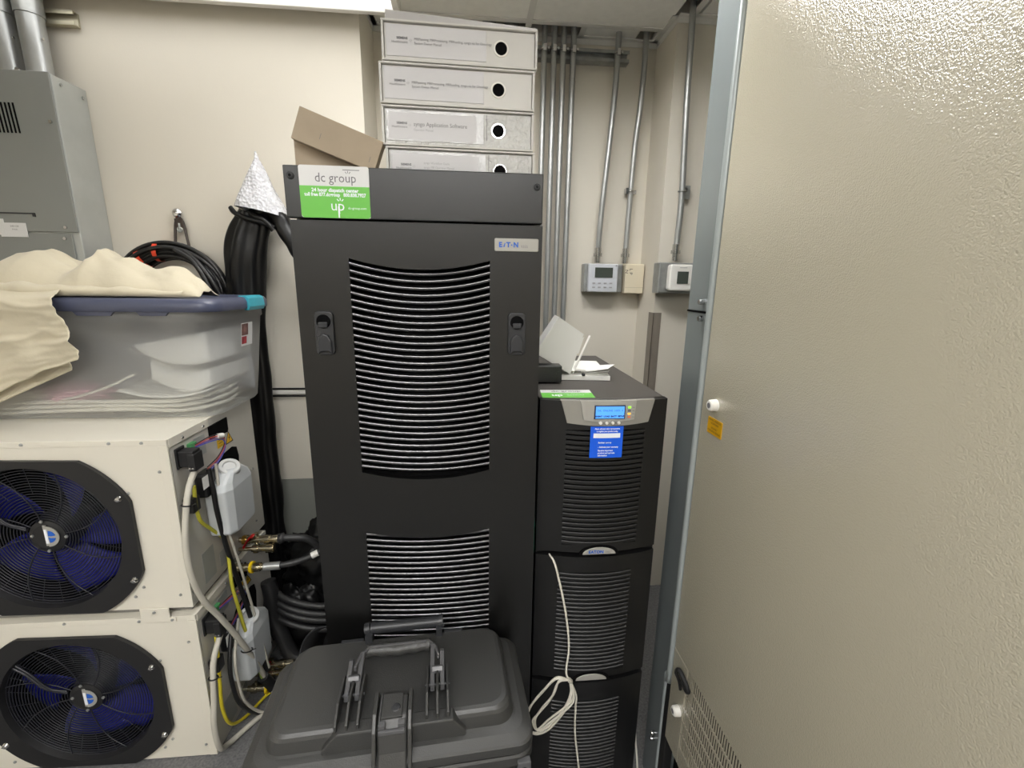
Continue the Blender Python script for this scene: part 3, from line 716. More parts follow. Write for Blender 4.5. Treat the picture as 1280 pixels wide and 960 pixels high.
text('lettering', '24 hour dispatch center', 0.0075, (0.242, 1.016, 1.2178), MT['bluew'], gs, face='top')
text('lettering', '800.838.7927', 0.0075, (0.242, 1.002, 1.2178), MT['bluew'], gs, face='top')
ups_section('battery_cabinet', 'black battery cabinet in the middle of the short tower', 0.458, 0.826, 0.782, 0.490, 0.2075, 0.391, 25, 'battery cabinets under the short power supply')[0]['category'] = 'cabinet'
ups_section('battery_cabinet', 'black battery cabinet at the bottom of the short tower', 0.0, 0.458, 0.398, 0.05, 0.2045, 0.3865, 29, 'battery cabinets under the short power supply')[0]['category'] = 'cabinet'

# things lying on the UPS
T0 = 1.2175
single('metal_bracket', M().box(0.150, 0.233, 1.128, 1.134, T0 + 0.002, T0 + 0.046).box(0.150, 0.233, 1.134, 1.17, T0 + 0.040, T0 + 0.046).box(0.150, 0.233, 1.134, 1.17, T0 + 0.0005, T0 + 0.006)
       .cyl((0.222, 1.1275, T0 + 0.028), (0.222, 1.1265, T0 + 0.028), 0.0045, n=12), MT['black'], 'small black metal bracket beside the white carton on the short tower', 'bracket', bevel=0.002)
t = thing('paper_stack', 'loose stack of white papers lying on the short tower', 'paper', (0.31, 1.28, T0), None)
part('bottom_sheets', M().prism([(0.235, 1.172), (0.372, 1.158), (0.40, 1.40), (0.262, 1.416)], T0 + 0.0003, T0 + 0.012, 'z'), MT['paper'], t)
for i, (a, z) in enumerate(((-6, 0.012), (-14, 0.0155), (-22, 0.019), (8, 0.0225))):
    q = M(); R_ = Matrix.Rotation(math.radians(a), 3, 'Z'); c0 = Vector((0.302, 1.178, 0))
    pts = [(-0.0, 0.0), (0.066, -0.004), (0.078, 0.07), (0.0, 0.10)]
    if i == 3: pts = [(-0.055, 0.004), (0.01, 0.006), (0.03, 0.20), (-0.035, 0.21)]
    tilt = (0.010, 0.022, 0.036, 0.0)[i]
    P_ = [c0 + R_ @ Vector((x, y, 0)) for x, y in pts]
    vs = [(p.x, p.y, T0 + z + tilt * (0.4 if k_ in (1, 2) else 0)) for k_, p in enumerate(P_)]
    q.add(vs + [(x, y, z_ + 0.0015) for x, y, z_ in vs], [(3, 2, 1, 0), (4, 5, 6, 7), (0, 1, 5, 4), (1, 2, 6, 5), (2, 3, 7, 6), (3, 0, 4, 7)])
    part('sheet', q, MT['paper'], t)
part('paper_clip', M().box(0.296, 0.303, 1.160, 1.17, T0 + 0.0125, T0 + 0.019), MT['handle'], t)
# white carton standing on its corner, one flap open
t = thing('white_carton', 'small white open carton tipped up on its corner against the tall cabinet', 'box', (0.262, 1.22, 1.224))
ang = math.radians(-33)
T = Matrix.Translation((0.2635, 1.172, 1.2335)) @ Matrix.Rotation(math.radians(6), 4, 'Z') @ Matrix.Rotation(-ang + math.radians(-18.5) * 0 - math.radians(0), 4, 'Y')
T = Matrix.Translation((0.2635, 1.172, 1.2335)) @ Matrix.Rotation(math.radians(16), 4, 'Y')
c = M(); c.T = T
c.box(-0.115, 0, 0, 0.002, 0, 0.125)
c.T = T
def quad_panel(m_, a, b, c_, d_, th):
    a, b, c_, d_ = map(Vector, (a, b, c_, d_)); nrm = (b - a).cross(d_ - a).normalized() * th
    m_.add([a, b, c_, d_, a + nrm, b + nrm, c_ + nrm, d_ + nrm], [(0, 1, 2, 3), (7, 6, 5, 4), (0, 4, 5, 1), (1, 5, 6, 2), (2, 6, 7, 3), (3, 7, 4, 0)])
A, B, C, D = (0.229, 1.17, 1.386), (0.296, 1.17, 1.342), (0.2645, 1.17, 1.2345), (0.169, 1.17, 1.292)
A2, B2, C2, D2 = [(p[0] + 0.004, p[1] + 0.085, p[2]) for p in (A, B, C, D)]
f_ = M(); quad_panel(f_, A, D, C, B, 0.0015); part('front', f_, MT['paper'], t)
f_ = M(); quad_panel(f_, A, A2, D2, D, 0.0015); part('side', f_, MT['paper'], t)
f_ = M(); quad_panel(f_, A2, B2, C2, D2, 0.0015); part('back', f_, MT['paper'], t)
f_ = M(); quad_panel(f_, D, D2, C2, C, 0.0015); part('bottom', f_, MT['paper'], t)
f_ = M(); quad_panel(f_, (0.3165, 1.172, 1.337), (0.3195, 1.20, 1.335), (0.2765, 1.20, 1.2335), (0.2735, 1.172, 1.2335), 0.0015); part('flap', f_, MT['paper'], t)
f_ = M(); quad_panel(f_, (0.290, 1.20, 1.322), (0.305, 1.20, 1.33), (0.292, 1.20, 1.285), (0.280, 1.20, 1.283), 0.0012); part('tuck_tab', f_, MT['paper'], t)

# ================================================================== binders on the tall cabinet
RZ0 = 1.6555
def binder(i, z0, h, xl, xr, yl, yaw, lines, foil, label):
    L = xr - xl; t_ = thing('binder', label, 'binder', (xl, yl, z0), 'white binders stacked on the tall cabinet', rz=math.radians(yaw))
    D_ = 0.27; e = 0.0042
    W = MT['whitegloss']
    part('bottom_board', M().box(0, L, 0, D_, 0.0006, e), W, t_, bevel=0.001, local=True)
    part('top_board', M().box(0, L, 0, D_, h - e, h - 0.0006), W, t_, bevel=0.001, local=True)
    part('side_board', M().box(0, 0.004, 0.001, D_, e, h - e), W, t_, local=True)
    part('side_board', M().box(L - 0.004, L, 0.001, D_, e, h - e), W, t_, local=True)
    s_ = part('spine', M().box(0.0045, L - 0.0045, 0.006, 0.0095, e + 0.0005, h - e - 0.0005), MT['foil'] if foil else W, t_, bevel=0.0012, local=True)
    part('leaves', M().box(0.02, L - 0.02, 0.02, D_ - 0.01, e + 0.004, h - e - 0.008), MT['paper'], t_, local=True)
    sp = part('label_sleeve', M().box(0.008, L * 0.665, 0.0045, 0.0062, e + 0.006, h - e - 0.003), MT['sleeve'] if foil else MT['label'], t_, bevel=0.0006, local=True)
    if foil:
        part('paper_insert', M().box(0.012, L * 0.615, 0.0040, 0.0046, e + 0.009, h - e - 0.008), MT['label'], sp, local=True)
    yt = 0.0037
    def tx(body, size, x, z, m_, al='LEFT', **k):
        o = text('lettering', body, size, (x, yt, z), m_, None, align=al, **k); o.parent = sp
    zc = h * 0.53
    tx('SIEMENS', 0.0055, 0.048, zc + 0.003, MT['gprint'], 'RIGHT', bold=0.0002)
    tx('Healthineers', 0.0058, 0.048, zc - 0.0035, MT['gprint'], 'RIGHT')
    for k_, (dx, dz) in enumerate(((0.0, 0.0), (0.0022, 0.0016), (0.0022, -0.0016), (0.004, 0.0))):
        q = part('logo_dot', M().box(0.0505 + dx, 0.0515 + dx, yt - 0.0001, yt + 0.0004, zc + dz - 0.0005, zc + dz + 0.0005), MT['lgprint'], sp, local=True)
    for body, size, x, z, m_, wd in lines: tx(body, size, x, z, m_, wide=wd)
    hx = L * 0.762; hz = h * 0.50
    rg = part('finger_ring', M().lathe([(0.0116, 0.0), (0.0116, -0.0018), (0.0142, -0.0018), (0.0150, 0.0)], (hx, 0.006, hz), (0, 1, 0), 28), MT['white'] if not foil else MT['chrome'], t_, local=True)
    part('finger_hole', M().lathe([(0.0, 0.0), (0.0117, 0.0)], (hx, 0.0048, hz), (0, 1, 0), 24), MT['void'], rg, local=True)
    if foil:
        part('fold_line', M().box(L * 0.683, L * 0.686, 0.0052, 0.0062, h * 0.25, h - e - 0.004), MT['gprint'], t_, local=True)
    return t_
G, P_, LG = MT['gprint'], MT['print'], MT['lgprint']
bl = [('MRPlanning, MRProcessing, MRReading, syngo.via for Oncology', 0.0062, 0.060, 0.0395, G, 0.92), ('System Owner Manual', 0.0062, 0.060, 0.0325, G, 0.9)]
HB = 0.0725
zz = RZ0 + 0.0005
YAW = 1.6
binder(4, zz, HB + 0.003, -0.166, 0.129, 0.9745, YAW, [('syngo Workflow Guide', 0.0060, 0.072, 0.047, LG, 0.9), ('syngo MR Operator Manual', 0.0060, 0.072, 0.039, LG, 0.9)], True, 'white binder at the bottom of the stack, half hidden by cabinet top')
zz += HB + 0.0035
binder(3, zz, HB, -0.1715, 0.1255, 0.9745, YAW, [('syngo Application Software', 0.0105, 0.060, 0.0405, G, 0.9), ('Operator Manual', 0.0060, 0.060, 0.0305, LG, 0.9)], True, 'white binder with large application software title, second from bottom')
zz += HB + 0.0006
binder(2, zz, HB, -0.1725, 0.1255, 0.9735, YAW, bl, False, 'plain white binder directly under the topmost binder')
zz += HB + 0.0006
binder(1, zz, HB - 0.003, -0.1655, 0.1295, 0.9740, YAW, bl, False, 'topmost white binder, its cover lifted')
zz += HB - 0.003
t = single('folder', M().add([(-0.158, 0.980, zz + 0.0005), (0.129, 0.990, zz + 0.0005), (0.129, 1.24, zz + 0.0005), (-0.158, 1.24, zz + 0.0005), (-0.158, 0.980, zz + 0.0165), (0.129, 0.990, zz + 0.0055), (0.129, 1.24, zz + 0.006), (-0.158, 1.24, zz + 0.03)],
    [(0, 3, 2, 1), (4, 5, 6, 7), (0, 1, 5, 4), (1, 2, 6, 5), (2, 3, 7, 6), (3, 0, 4, 7)]), mat('grey_folder', srgb(182, 180, 180), 0.5), 'thin grey wedge shaped folder lying on the topmost binder', 'folder', bevel=0.001)

# two brown cartons behind the cabinet's front rim
t = thing('cardboard_box', 'brown cardboard box standing upright behind the green sticker', 'box', (-0.27, 1.05, RZ0))
part('carton', M().box(-0.348, -0.215, 1.0, 1.09, RZ0 + 0.0005, 1.742), MT['card'], t, bevel=0.0012)
t = thing('cardboard_box', 'brown cardboard box tilted, leaning over the upright carton', 'box', (-0.25, 0.985, RZ0))
C0 = Vector((-0.343, 0.972, 1.737)); dx = Vector((0.126, 0, -0.047)).normalized(); dz = Vector((0.020, 0, 0.056)).normalized()
dz = (dz - dx * dz.dot(dx)).normalized()
q = M()
Lb, Hb, Db = 0.163, 0.060, 0.024
vs = []
for a, b, c_ in ((0, 0, 0), (Lb, 0, 0), (Lb, Db, 0), (0, Db, 0), (0, 0, Hb), (Lb, 0, Hb), (Lb, Db, Hb), (0, Db, Hb)):
    vs.append(C0 + dx * a + Vector((0, 1, 0)) * b + dz * c_)
q.add(vs, [(0, 3, 2, 1), (4, 5, 6, 7), (0, 1, 5, 4), (1, 2, 6, 5), (2, 3, 7, 6), (3, 0, 4, 7)])
part('carton', q, MT['card'], t, bevel=0.0012)
q = M()
for u, v, w_ in ((0.05, 0.018, 0.0006), (0.148, 0.014, 0.0006)):
    a = C0 + dx * u + dz * v + Vector((0, -0.0006, 0))
    q.add([a, a + dx * 0.0008, a + dx * 0.0008 + dz * 0.011, a + dz * 0.011], [(0, 1, 2, 3)])
part('scuff_mark', q, MT['gprint'], t)

# ================================================================== chiller units on the left
AX0, AX1, AY0, AY1, AH = -1.522, -0.810, 1.20, 1.662, 0.513
FCX, FCZ = -1.166, 0.237
def chiller(dz, label, fan_rot, upper):
    t = thing('chiller_unit', label, 'cooling unit', ((AX0 + AX1) / 2, (AY0 + AY1) / 2, dz), 'cream chiller units')
    Z = lambda z: z + dz
    # front panel with a round opening
    m = M(); n = 64; R = 0.212
    def ring(y):
        inner, outer = [], []
        for i in range(n):
            a = 2 * math.pi * i / n; ca, sa = math.cos(a), math.sin(a)
            inner.append((FCX + R * ca, y, Z(FCZ + R * sa)))
            k = min(((AX1 - FCX) if ca > 0 else (FCX - AX0)) / max(abs(ca), 1e-9), ((AH - FCZ) if sa > 0 else FCZ - 0.003) / max(abs(sa), 1e-9))
            outer.append((FCX + k * ca, y, Z(FCZ + k * sa)))
        return inner, outer
    # corners need exact points: snap the nearest ray ends
    i0, o0 = ring(AY0)
    for cx, cz in ((AX1, AH), (AX0, AH), (AX0, 0.003), (AX1, 0.003)):
        j = min(range(n), key=lambda q: (o0[q][0] - cx) ** 2 + (o0[q][2] - Z(cz)) ** 2)
        o0[j] = (cx, AY0, Z(cz))
    i1 = [(x, AY0 + 0.006, z) for x, y, z in i0]
    m.add(i0 + o0, [(i, (i + 1) % n, n + (i + 1) % n, n + i) for i in range(n)])
    m.add(i0 + i1, [(i, n + i, n + (i + 1) % n, (i + 1) % n) for i in range(n)])
    part('front_panel', m, MT['ac'], t)
    part('shell', M().box(AX0, AX1 - 0.0015, AY0 + 0.004, AY1, Z(AH - 0.004), Z(AH)).box(AX0, AX0 + 0.003, AY0 + 0.004, AY1, Z(0.003), Z(AH - 0.004))
         .box(AX0, AX1 - 0.0015, AY0 + 0.004, AY1, Z(0.0), Z(0.003)).box(AX0, AX1 - 0.0015, AY1 - 0.003, AY1, Z(0.003), Z(AH - 0.004)), MT['ac'], t)
    part('edge_fold', M().box(AX1 - 0.022, AX1 + 0.0015, AY0 - 0.0015, AY0 + 0.004, Z(0.003), Z(AH - 0.016)).box(AX0, AX1 + 0.0015, AY0 - 0.0018, AY0 + 0.006, Z(AH - 0.015), Z(AH + 0.0012))
         .box(AX1 - 0.004, AX1 + 0.003, AY0 + 0.006, AY0 + 0.19, Z(AH - 0.024), Z(AH + 0.0012)), MT['ac'], t, bevel=0.001)
    part('side_panel', M().box(AX1 - 0.0015, AX1, AY0 + 0.008, AY1, Z(0.003), Z(AH - 0.002)), MT['acside'], t)
    part('fan_duct', M().lathe([(R, 0.0), (R - 0.006, 0.02), (R - 0.008, 0.14), (0.0, 0.145)], (FCX, AY0 + 0.004, Z(FCZ)), (0, 1, 0), 48), MT['void'], t)
    # black mounting plate: square with flats and round shoulders
    hw, hh = 0.247, 0.231
    arcp = []
    def arcpts(a0, a1):
        return [(FCX + 0.2715 * math.cos(math.radians(a)), FCZ + 0.2600 * math.sin(math.radians(a))) for a in range(a0, a1 + 1, 3)]
    outl = []
    for i in range(4):
        outl += arcpts(24 + 90 * i if i % 2 == 0 else 117 - 0 + (i - 1) * 90, 62 + 90 * i if i % 2 == 0 else 156 + (i - 1) * 90)
    outl = [(max(FCX - hw, min(FCX + hw, x)), max(FCZ - hh, min(FCZ + hh, z))) for x, z in outl]
    no = len(outl); Ri = 0.2085
    ang = [math.atan2(z - FCZ, x - FCX) for x, z in outl]
    inn = [(FCX + Ri * math.cos(a), FCZ + Ri * math.sin(a)) for a in ang]
    # densify so the hole stays round
    dens_o, dens_i = [], []
    for i in range(no):
        j = (i + 1) % no; a0, a1 = ang[i], ang[j]
        da = (a1 - a0) % (2 * math.pi); st = max(1, int(da / 0.1))
        for k in range(st):
            u = k / st; a = a0 + da * u
            dens_o.append((outl[i][0] + (outl[j][0] - outl[i][0]) * u, outl[i][1] + (outl[j][1] - outl[i][1]) * u))
            dens_i.append((FCX + Ri * math.cos(a), FCZ + Ri * math.sin(a)))
    N_ = len(dens_o); yA = AY0 - 0.0125; yB = AY0 - 0.002
    vs = [(x, yA, Z(z)) for x, z in dens_o] + [(x, yB, Z(z)) for x, z in dens_o] + [(x, yA, Z(z)) for x, z in dens_i] + \
         [(FCX + (x - FCX) * 0.965, AY0 + 0.016, Z(FCZ + (z - FCZ) * 0.965)) for x, z in dens_i]
    pm = M().add(vs, [(i, (i + 1) % N_, N_ + (i + 1) % N_, N_ + i) for i in range(N_)] + [(2 * N_ + i, 2 * N_ + (i + 1) % N_, (i + 1) % N_, i) for i in range(N_)])
    pm.add(vs, [(3 * N_ + i, 3 * N_ + (i + 1) % N_, 2 * N_ + (i + 1) % N_, 2 * N_ + i) for i in range(N_)], True)
    part('fan_plate', pm, MT['fanblack'], t)
    bolt = M().lathe([(0.0, -0.007), (0.006, -0.006), (0.0085, -0.002), (0.0095, 0.0)], (0, 0, 0), (0, 1, 0), 14).box(-0.006, 0.006, -0.0078, -0.005, -0.001, 0.001).mesh('bolt')
    copies('bolt', bolt, MT['chrome'], t, [(FCX + sx * 0.222, yA, Z(FCZ + sz)) for sx in (-1, 1) for sz in (0.1165, -0.1300)])
    # wire guard: rings and curved spokes, dished towards the middle
    g = M(); Yg = lambda r: AY0 + 0.004 + 0.016 * (1 - r / 0.21)
    for k in range(21):
        r = 0.050 + k * 0.00775
        g.torus((FCX, Yg(r), Z(FCZ)), (0, 1, 0), r, 0.0016, 56, 5)
    part('guard_rings', g, MT['wire'], t)
    g = M()
    for k in range(8):
        a0 = math.radians(k * 45 + 8)
        g.tube([(FCX + r * math.cos(a0 + 0.35 * ((r - 0.04) / 0.17) ** 1.5), Yg(r) - 0.002, Z(FCZ + r * math.sin(a0 + 0.35 * ((r - 0.04) / 0.17) ** 1.5))) for r in (0.042, 0.08, 0.12, 0.16, 0.207)], 0.0017, 6, 4)
    for k in range(24):
        a0 = math.radians(k * 15 + 3)
        g.tube([(FCX + r * math.cos(a0), Yg(r) + 0.001, Z(FCZ + r * math.sin(a0))) for r in (0.125, 0.206)], 0.0008, 4, 1)
    part('guard_spokes', g, MT['wire'], t)
    part('motor_cable', M().tube([(FCX - 0.165, AY0 + 0.002, Z(FCZ + 0.13)), (FCX - 0.13, AY0 - 0.001, Z(FCZ + 0.105)), (FCX - 0.09, AY0 + 0.002, Z(FCZ + 0.05)), (FCX - 0.045, AY0 + 0.012, Z(FCZ + 0.02))], 0.0042, 8, 5)
         .tube([(FCX - 0.155, AY0 + 0.002, Z(FCZ + 0.137)), (FCX - 0.118, AY0 - 0.001, Z(FCZ + 0.105)), (FCX - 0.082, AY0 + 0.002, Z(FCZ + 0.05)), (FCX - 0.045, AY0 + 0.012, Z(FCZ + 0.026))], 0.0036, 8, 5), MT['wire'], t)
    # fan
    fan = part('fan_hub', M().lathe([(0.0, -0.012), (0.035, -0.012), (0.046, -0.008), (0.048, 0.0), (0.060, 0.03), (0.062, 0.08)], (FCX + 0.004, AY0 + 0.02, Z(FCZ)), (0, 1, 0), 32), MT['fanblack'], t)
    for k in range(5):
        a0 = math.radians(fan_rot + 72 * k)
        def fn(u, v, a0=a0):
            r = 0.062 + 0.136 * v
            a = a0 + math.radians(50) * (u - 0.5) * (0.8 + 0.25 * v) + 0.45 * v
            return (FCX + r * math.cos(a), AY0 + 0.045 + 0.042 * u, Z(FCZ + r * math.sin(a)))
        b = M().grid(fn, 10, 8)
        part('fan_blade', b, MT['blade'], t, solid=0.004)
    # half round maker plate on the hub
    hx, hz, yh = FCX + 0.016, Z(FCZ + 0.003), AY0 + 0.0055
    pl = part('hub_plate', M().prism([(hx - 0.006 + 0.030 * math.cos(math.radians(a)), hz + 0.030 * math.sin(math.radians(a))) for a in range(-90, 91, 10)], yh - 0.002, yh, 'y').box(hx - 0.012, hx - 0.004, yh - 0.0022, yh, hz - 0.027, hz + 0.034), MT['silver2'], t)
    pl['label'] = 'silver half round plate with blue emblem'
    part('emblem', M().prism([(hx - 0.002 + 0.018 * math.cos(math.radians(a)), hz + 0.018 * math.sin(math.radians(a))) for a in range(-84, -9, 12)] + [(hx + 0.004, hz - 0.004), (hx - 0.002, hz - 0.002)], yh - 0.0032, yh - 0.002, 'y')
         .prism([(hx - 0.002 + 0.018 * math.cos(math.radians(a)), hz + 0.018 * math.sin(math.radians(a))) for a in range(12, 85, 12)] + [(hx - 0.002, hz + 0.003), (hx + 0.005, hz + 0.002)], yh - 0.0032, yh - 0.002, 'y'), MT['blueink'], pl)
    part('white_band', M().box(hx - 0.0105, hx - 0.0035, yh - 0.003, yh - 0.0021, hz - 0.020, hz + 0.022), MT['bluew'], pl)
    copies('bolt', M().lathe([(0.0, -0.004), (0.004, -0.003), (0.0045, 0.0)], (0, 0, 0), (0, 1, 0), 10).mesh('bolt'), MT['zinc'], t,
           [(FCX - 0.03, AY0 + 0.0085, Z(FCZ + 0.004)), (FCX + 0.055, AY0 + 0.0085, Z(FCZ)), (FCX + 0.004, AY0 + 0.0085, Z(FCZ - 0.042)), (FCX, AY0 + 0.0085, Z(FCZ + 0.046))])
    scr = M().lathe([(0.0, -0.0035), (0.0035, -0.003), (0.0042, 0.0)], (0, 0, 0), (0, 1, 0), 10).mesh('screw')
    copies('screw', scr, MT['zincd'], t, [(x, AY0 - 0.0018, Z(z)) for x, z in ((-0.95, AH - 0.006), (-0.87, AH - 0.006), (-1.16, AH - 0.006), (-1.38, AH - 0.006))] +
           [(x, AY0 - 0.0001, Z(z)) for x, z in ((-0.838, 0.424), (-0.838, 0.045), (-0.926, 0.364), (-0.958, 0.045), (-0.932, 0.075), (-1.39, 0.03))])
    # ---------------- side: handhold, labels, socket, bottle, pipes
    xs = AX1
    part('handhold', M().prism([(1.387, Z(0.447)), (1.487, Z(0.438)), (1.493, Z(0.446)), (1.493, Z(0.488)), (1.387, Z(0.488))], xs - 0.001, xs + 0.0035, 'x'), MT['void'], t, bevel=0.001)
    wl = part('warning_label', M().box(xs, xs + 0.0008, 1.425, 1.462, Z(0.402), Z(0.432)), MT['warn'], t)
    for k in range(3): text('lettering', ('WARNUNG', 'WARNING', 'DANGER')[k], 0.007, (xs + 0.0011, 1.4435, Z(0.426 - 0.0095 * k)), MT['print'], wl, face='right', wide=0.7)
    tr = part('hazard_triangle', M().prism([(1.470, Z(0.398)), (1.518, Z(0.398)), (1.494, Z(0.438))], xs, xs + 0.0008, 'x'), MT['print'], t)
    part('yellow_field', M().prism([(1.4755, Z(0.4015)), (1.5125, Z(0.4015)), (1.494, Z(0.4325))], xs + 0.0007, xs + 0.0012, 'x'), MT['warn'], tr)
    part('bolt_sign', M().prism([(1.496, Z(0.427)), (1.490, Z(0.415)), (1.4945, Z(0.415)), (1.491, Z(0.404)), (1.499, Z(0.418)), (1.4945, Z(0.418)), (1.498, Z(0.427))], xs + 0.001, xs + 0.0016, 'x'), MT['print'], tr)
    for y, z, w_, h_ in ((1.30, 0.075, 0.06, 0.10), (1.38, 0.05, 0.05, 0.05), (1.33, 0.455, 0.05, 0.03)):
        part('data_plate', M().box(xs, xs + 0.0006, y - w_ / 2, y + w_ / 2, Z(z - h_ / 2), Z(z + h_ / 2)), MT['panels'], t)
    copies('screw', M().lathe([(0.0, 0.0035), (0.0035, 0.003), (0.0042, 0.0)], (0, 0, 0), (1, 0, 0), 10).mesh('screw'), MT['chrome'], t,
           [(xs + 0.003, 1.262, Z(AH - 0.013)), (xs + 0.003, 1.36, Z(AH - 0.013)), (xs + 0.0005, 1.245, Z(0.30)), (xs + 0.0005, 1.60, Z(0.05)), (xs + 0.0005, 1.62, Z(0.25))])
    so = part('power_inlet', M().box(xs, xs + 0.006, 1.222, 1.262, Z(0.418), Z(0.478)).box(xs + 0.006, xs + 0.046, 1.226, 1.262, Z(0.424), Z(0.470)).box(xs + 0.030, xs + 0.050, 1.223, 1.264, Z(0.412), Z(0.462)), MT['fanblack'], t, bevel=0.003)
    part('screw', M().lathe([(0.0, -0.0015), (0.003, -0.001), (0.003, 0.001)], (xs + 0.043, 1.223, Z(0.421)), (0, 1, 0), 8).lathe([(0.0, -0.0015), (0.003, -0.001), (0.003, 0.001)], (xs + 0.035, 1.223, Z(0.421)), (0, 1, 0), 8), MT['chrome'], so)
    part('terminal_block', M().box(xs, xs + 0.012, 1.278, 1.306, Z(0.450), Z(0.472)), mat('terminal_green', srgb(80, 150, 95), 0.45), t, bevel=0.001)
    part('terminal_plate', M().box(xs, xs + 0.001, 1.31, 1.365, Z(0.415), Z(0.475)), MT['panels'], t)
    wi = [(('cred', 0.000)), (('cpurple', 0.006)), (('cblue', 0.011)), (('cblack', -0.005))]
    for nm, o_ in wi:
        part('sensor_wire', M().tube([(xs + 0.012, 1.296, Z(0.462 - o_ * 0.5)), (xs + 0.03, 1.345, Z(0.468 - o_)), (xs + 0.035, 1.395, Z(0.455 - o_)), (xs + 0.034, 1.405, Z(0.425 - o_)), (xs + 0.03, 1.37, Z(0.395 - o_)), (xs + 0.035, 1.30, Z(0.388 - o_))], 0.0016, 6, 5), MT[nm], t)
    part('wire_clip', M().cyl((xs + 0.034, 1.372, Z(0.464)), (xs + 0.040, 1.39, Z(0.460)), 0.0075, n=10), MT['white'], t)
    # bottle standing in the cut-out
    part('bottle_cutout', M().prism([(1.372, Z(0.345)), (1.405, Z(0.372)), (1.505, Z(0.380)), (1.532, Z(0.370)), (1.540, Z(0.335)), (1.525, Z(0.25)), (1.50, Z(0.18)), (1.40, Z(0.18)), (1.372, Z(0.25))], xs - 0.001, xs + 0.0012, 'x'), MT['void'], t)
    bt = M()
    yc, b0, b1 = 1.388, 0.156, 0.326
    sec = [(b0, 0.066, 0.032), (b0 + 0.010, 0.082, 0.040), (b1 - 0.02, 0.084, 0.042), (b1, 0.074, 0.038), (b1 + 0.024, 0.040, 0.028), (b1 + 0.030, 0.030, 0.026)]
    rings = []
    for z, hy, hx_ in sec:
        ch = 0.32
        xc = xs + 0.040 + (0.006 if z > b1 else 0)
        P = [(-hx_, -hy * (1 - ch)), (-hx_ * (1 - ch), -hy), (hx_ * (1 - ch), -hy), (hx_, -hy * (1 - ch)), (hx_, hy * (1 - ch)), (hx_ * (1 - ch), hy), (-hx_ * (1 - ch), hy), (-hx_, hy * (1 - ch))]
        rings.append([(xc + a, yc + b, Z(z)) for a, b in P])
    vs = [p for r_ in rings for p in r_]
    bt.add(vs, [(i * 8 + j, i * 8 + (j + 1) % 8, i * 8 + 8 + (j + 1) % 8, i * 8 + 8 + j) for i in range(len(rings) - 1) for j in range(8)] + [tuple(reversed(range(8))), tuple(8 * (len(rings) - 1) + j for j in range(8))])
    bo = part('coolant_bottle', bt, MT['jug'], t, bevel=0.007, seg=3)
    for p_ in bo.data.polygons: p_.use_smooth = False
    cd = Vector((0.38, -0.42, 0.82)).normalized(); c0 = Vector((xs + 0.046, yc - 0.002, Z(b1 + 0.018)))
    part('cap', M().lathe([(0.026, 0.0), (0.031, 0.002), (0.031, 0.022), (0.028, 0.026), (0.0195, 0.026), (0.0175, 0.020), (0.0, 0.020)], c0, cd, 28), MT['cap'], bo)
    part('level_stain', M().prism([(1.40, Z(0.135)), (1.44, Z(0.125)), (1.47, Z(0.140)), (1.485, Z(0.175)), (1.45, Z(0.185)), (1.40, Z(0.17))], xs, xs + 0.0008, 'x'), MT['amber'], t)
    # supply and return fittings
    zv = 0.046 if upper else 0.062; yv = 1.478
    zp = -0.0135 if upper else 0.034; yp = 1.405
    zv = Z(zv); zp = Z(zp)
    part('return_valve', M().cyl((xs, yv, zv), (xs + 0.034, yv, zv), 0.009, n=14).cyl((xs + 0.022, yv, zv), (xs + 0.036, yv, zv), 0.015, n=6).cyl((xs + 0.036, yv, zv), (xs + 0.084, yv, zv), 0.0125, n=14)
         .cyl((xs + 0.056, yv, zv - 0.0135), (xs + 0.056, yv, zv + 0.024), 0.008, n=12).cyl((xs + 0.084, yv, zv), (xs + 0.102, yv, zv), 0.0165, n=6).cyl((xs + 0.102, yv, zv), (xs + 0.112, yv, zv), 0.012, n=12).cyl((xs + 0.112, yv, zv), (xs + 0.136, yv, zv), 0.0155, n=6), MT['brass'], t)
    part('brass_nut', M().cyl((xs + 0.012, yv, zv), (xs + 0.026, yv, zv), 0.0165, n=6), MT['gold'], t)
    part('valve_lever', M().prism([(xs + 0.040, zv + 0.014), (xs + 0.058, zv + 0.022), (xs + 0.108, zv + 0.060) if False else (xs + 0.064, zv + 0.030), (xs + 0.054, zv + 0.034), (xs + 0.020, zv - 0.012), (xs + 0.024, zv - 0.022)], yv - 0.030, yv - 0.016, 'y'), MT['redh'], t, bevel=0.003)
    part('drain_valve', M().cyl((xs + 0.045, yv - 0.012, zv - 0.028), (xs + 0.118, yv - 0.012, zv - 0.028), 0.0115, n=14).cyl((xs + 0.052, yv - 0.012, zv - 0.028), (xs + 0.066, yv - 0.012, zv - 0.028), 0.016, n=6)
         .cyl((xs + 0.092, yv - 0.012, zv - 0.028), (xs + 0.116, yv - 0.012, zv - 0.028), 0.0165, n=6).cyl((xs + 0.0, yv - 0.012, zv - 0.03), (xs + 0.045, yv - 0.012, zv - 0.028), 0.007, n=10), MT['brass'], t)
    part('supply_fitting', M().cyl((xs, yp, zp), (xs + 0.026, yp, zp), 0.009, n=14).cyl((xs + 0.014, yp, zp), (xs + 0.034, yp, zp), 0.0155, n=6).cyl((xs + 0.034, yp, zp), (xs + 0.068, yp, zp), 0.0125, n=14)
         .cyl((xs + 0.072, yp, zp), (xs + 0.096, yp, zp), 0.0155, n=6).cyl((xs + 0.096, yp, zp), (xs + 0.106, yp, zp), 0.011, n=12).cyl((xs + 0.030, yp, zp - 0.01), (xs + 0.030, yp, zp + 0.028), 0.0045, n=10), MT['brass'], t)
    part('yellow_ring', M().cyl((xs + 0.064, yp, zp), (xs + 0.073, yp, zp), 0.0195, n=20), MT['yellow'], t)
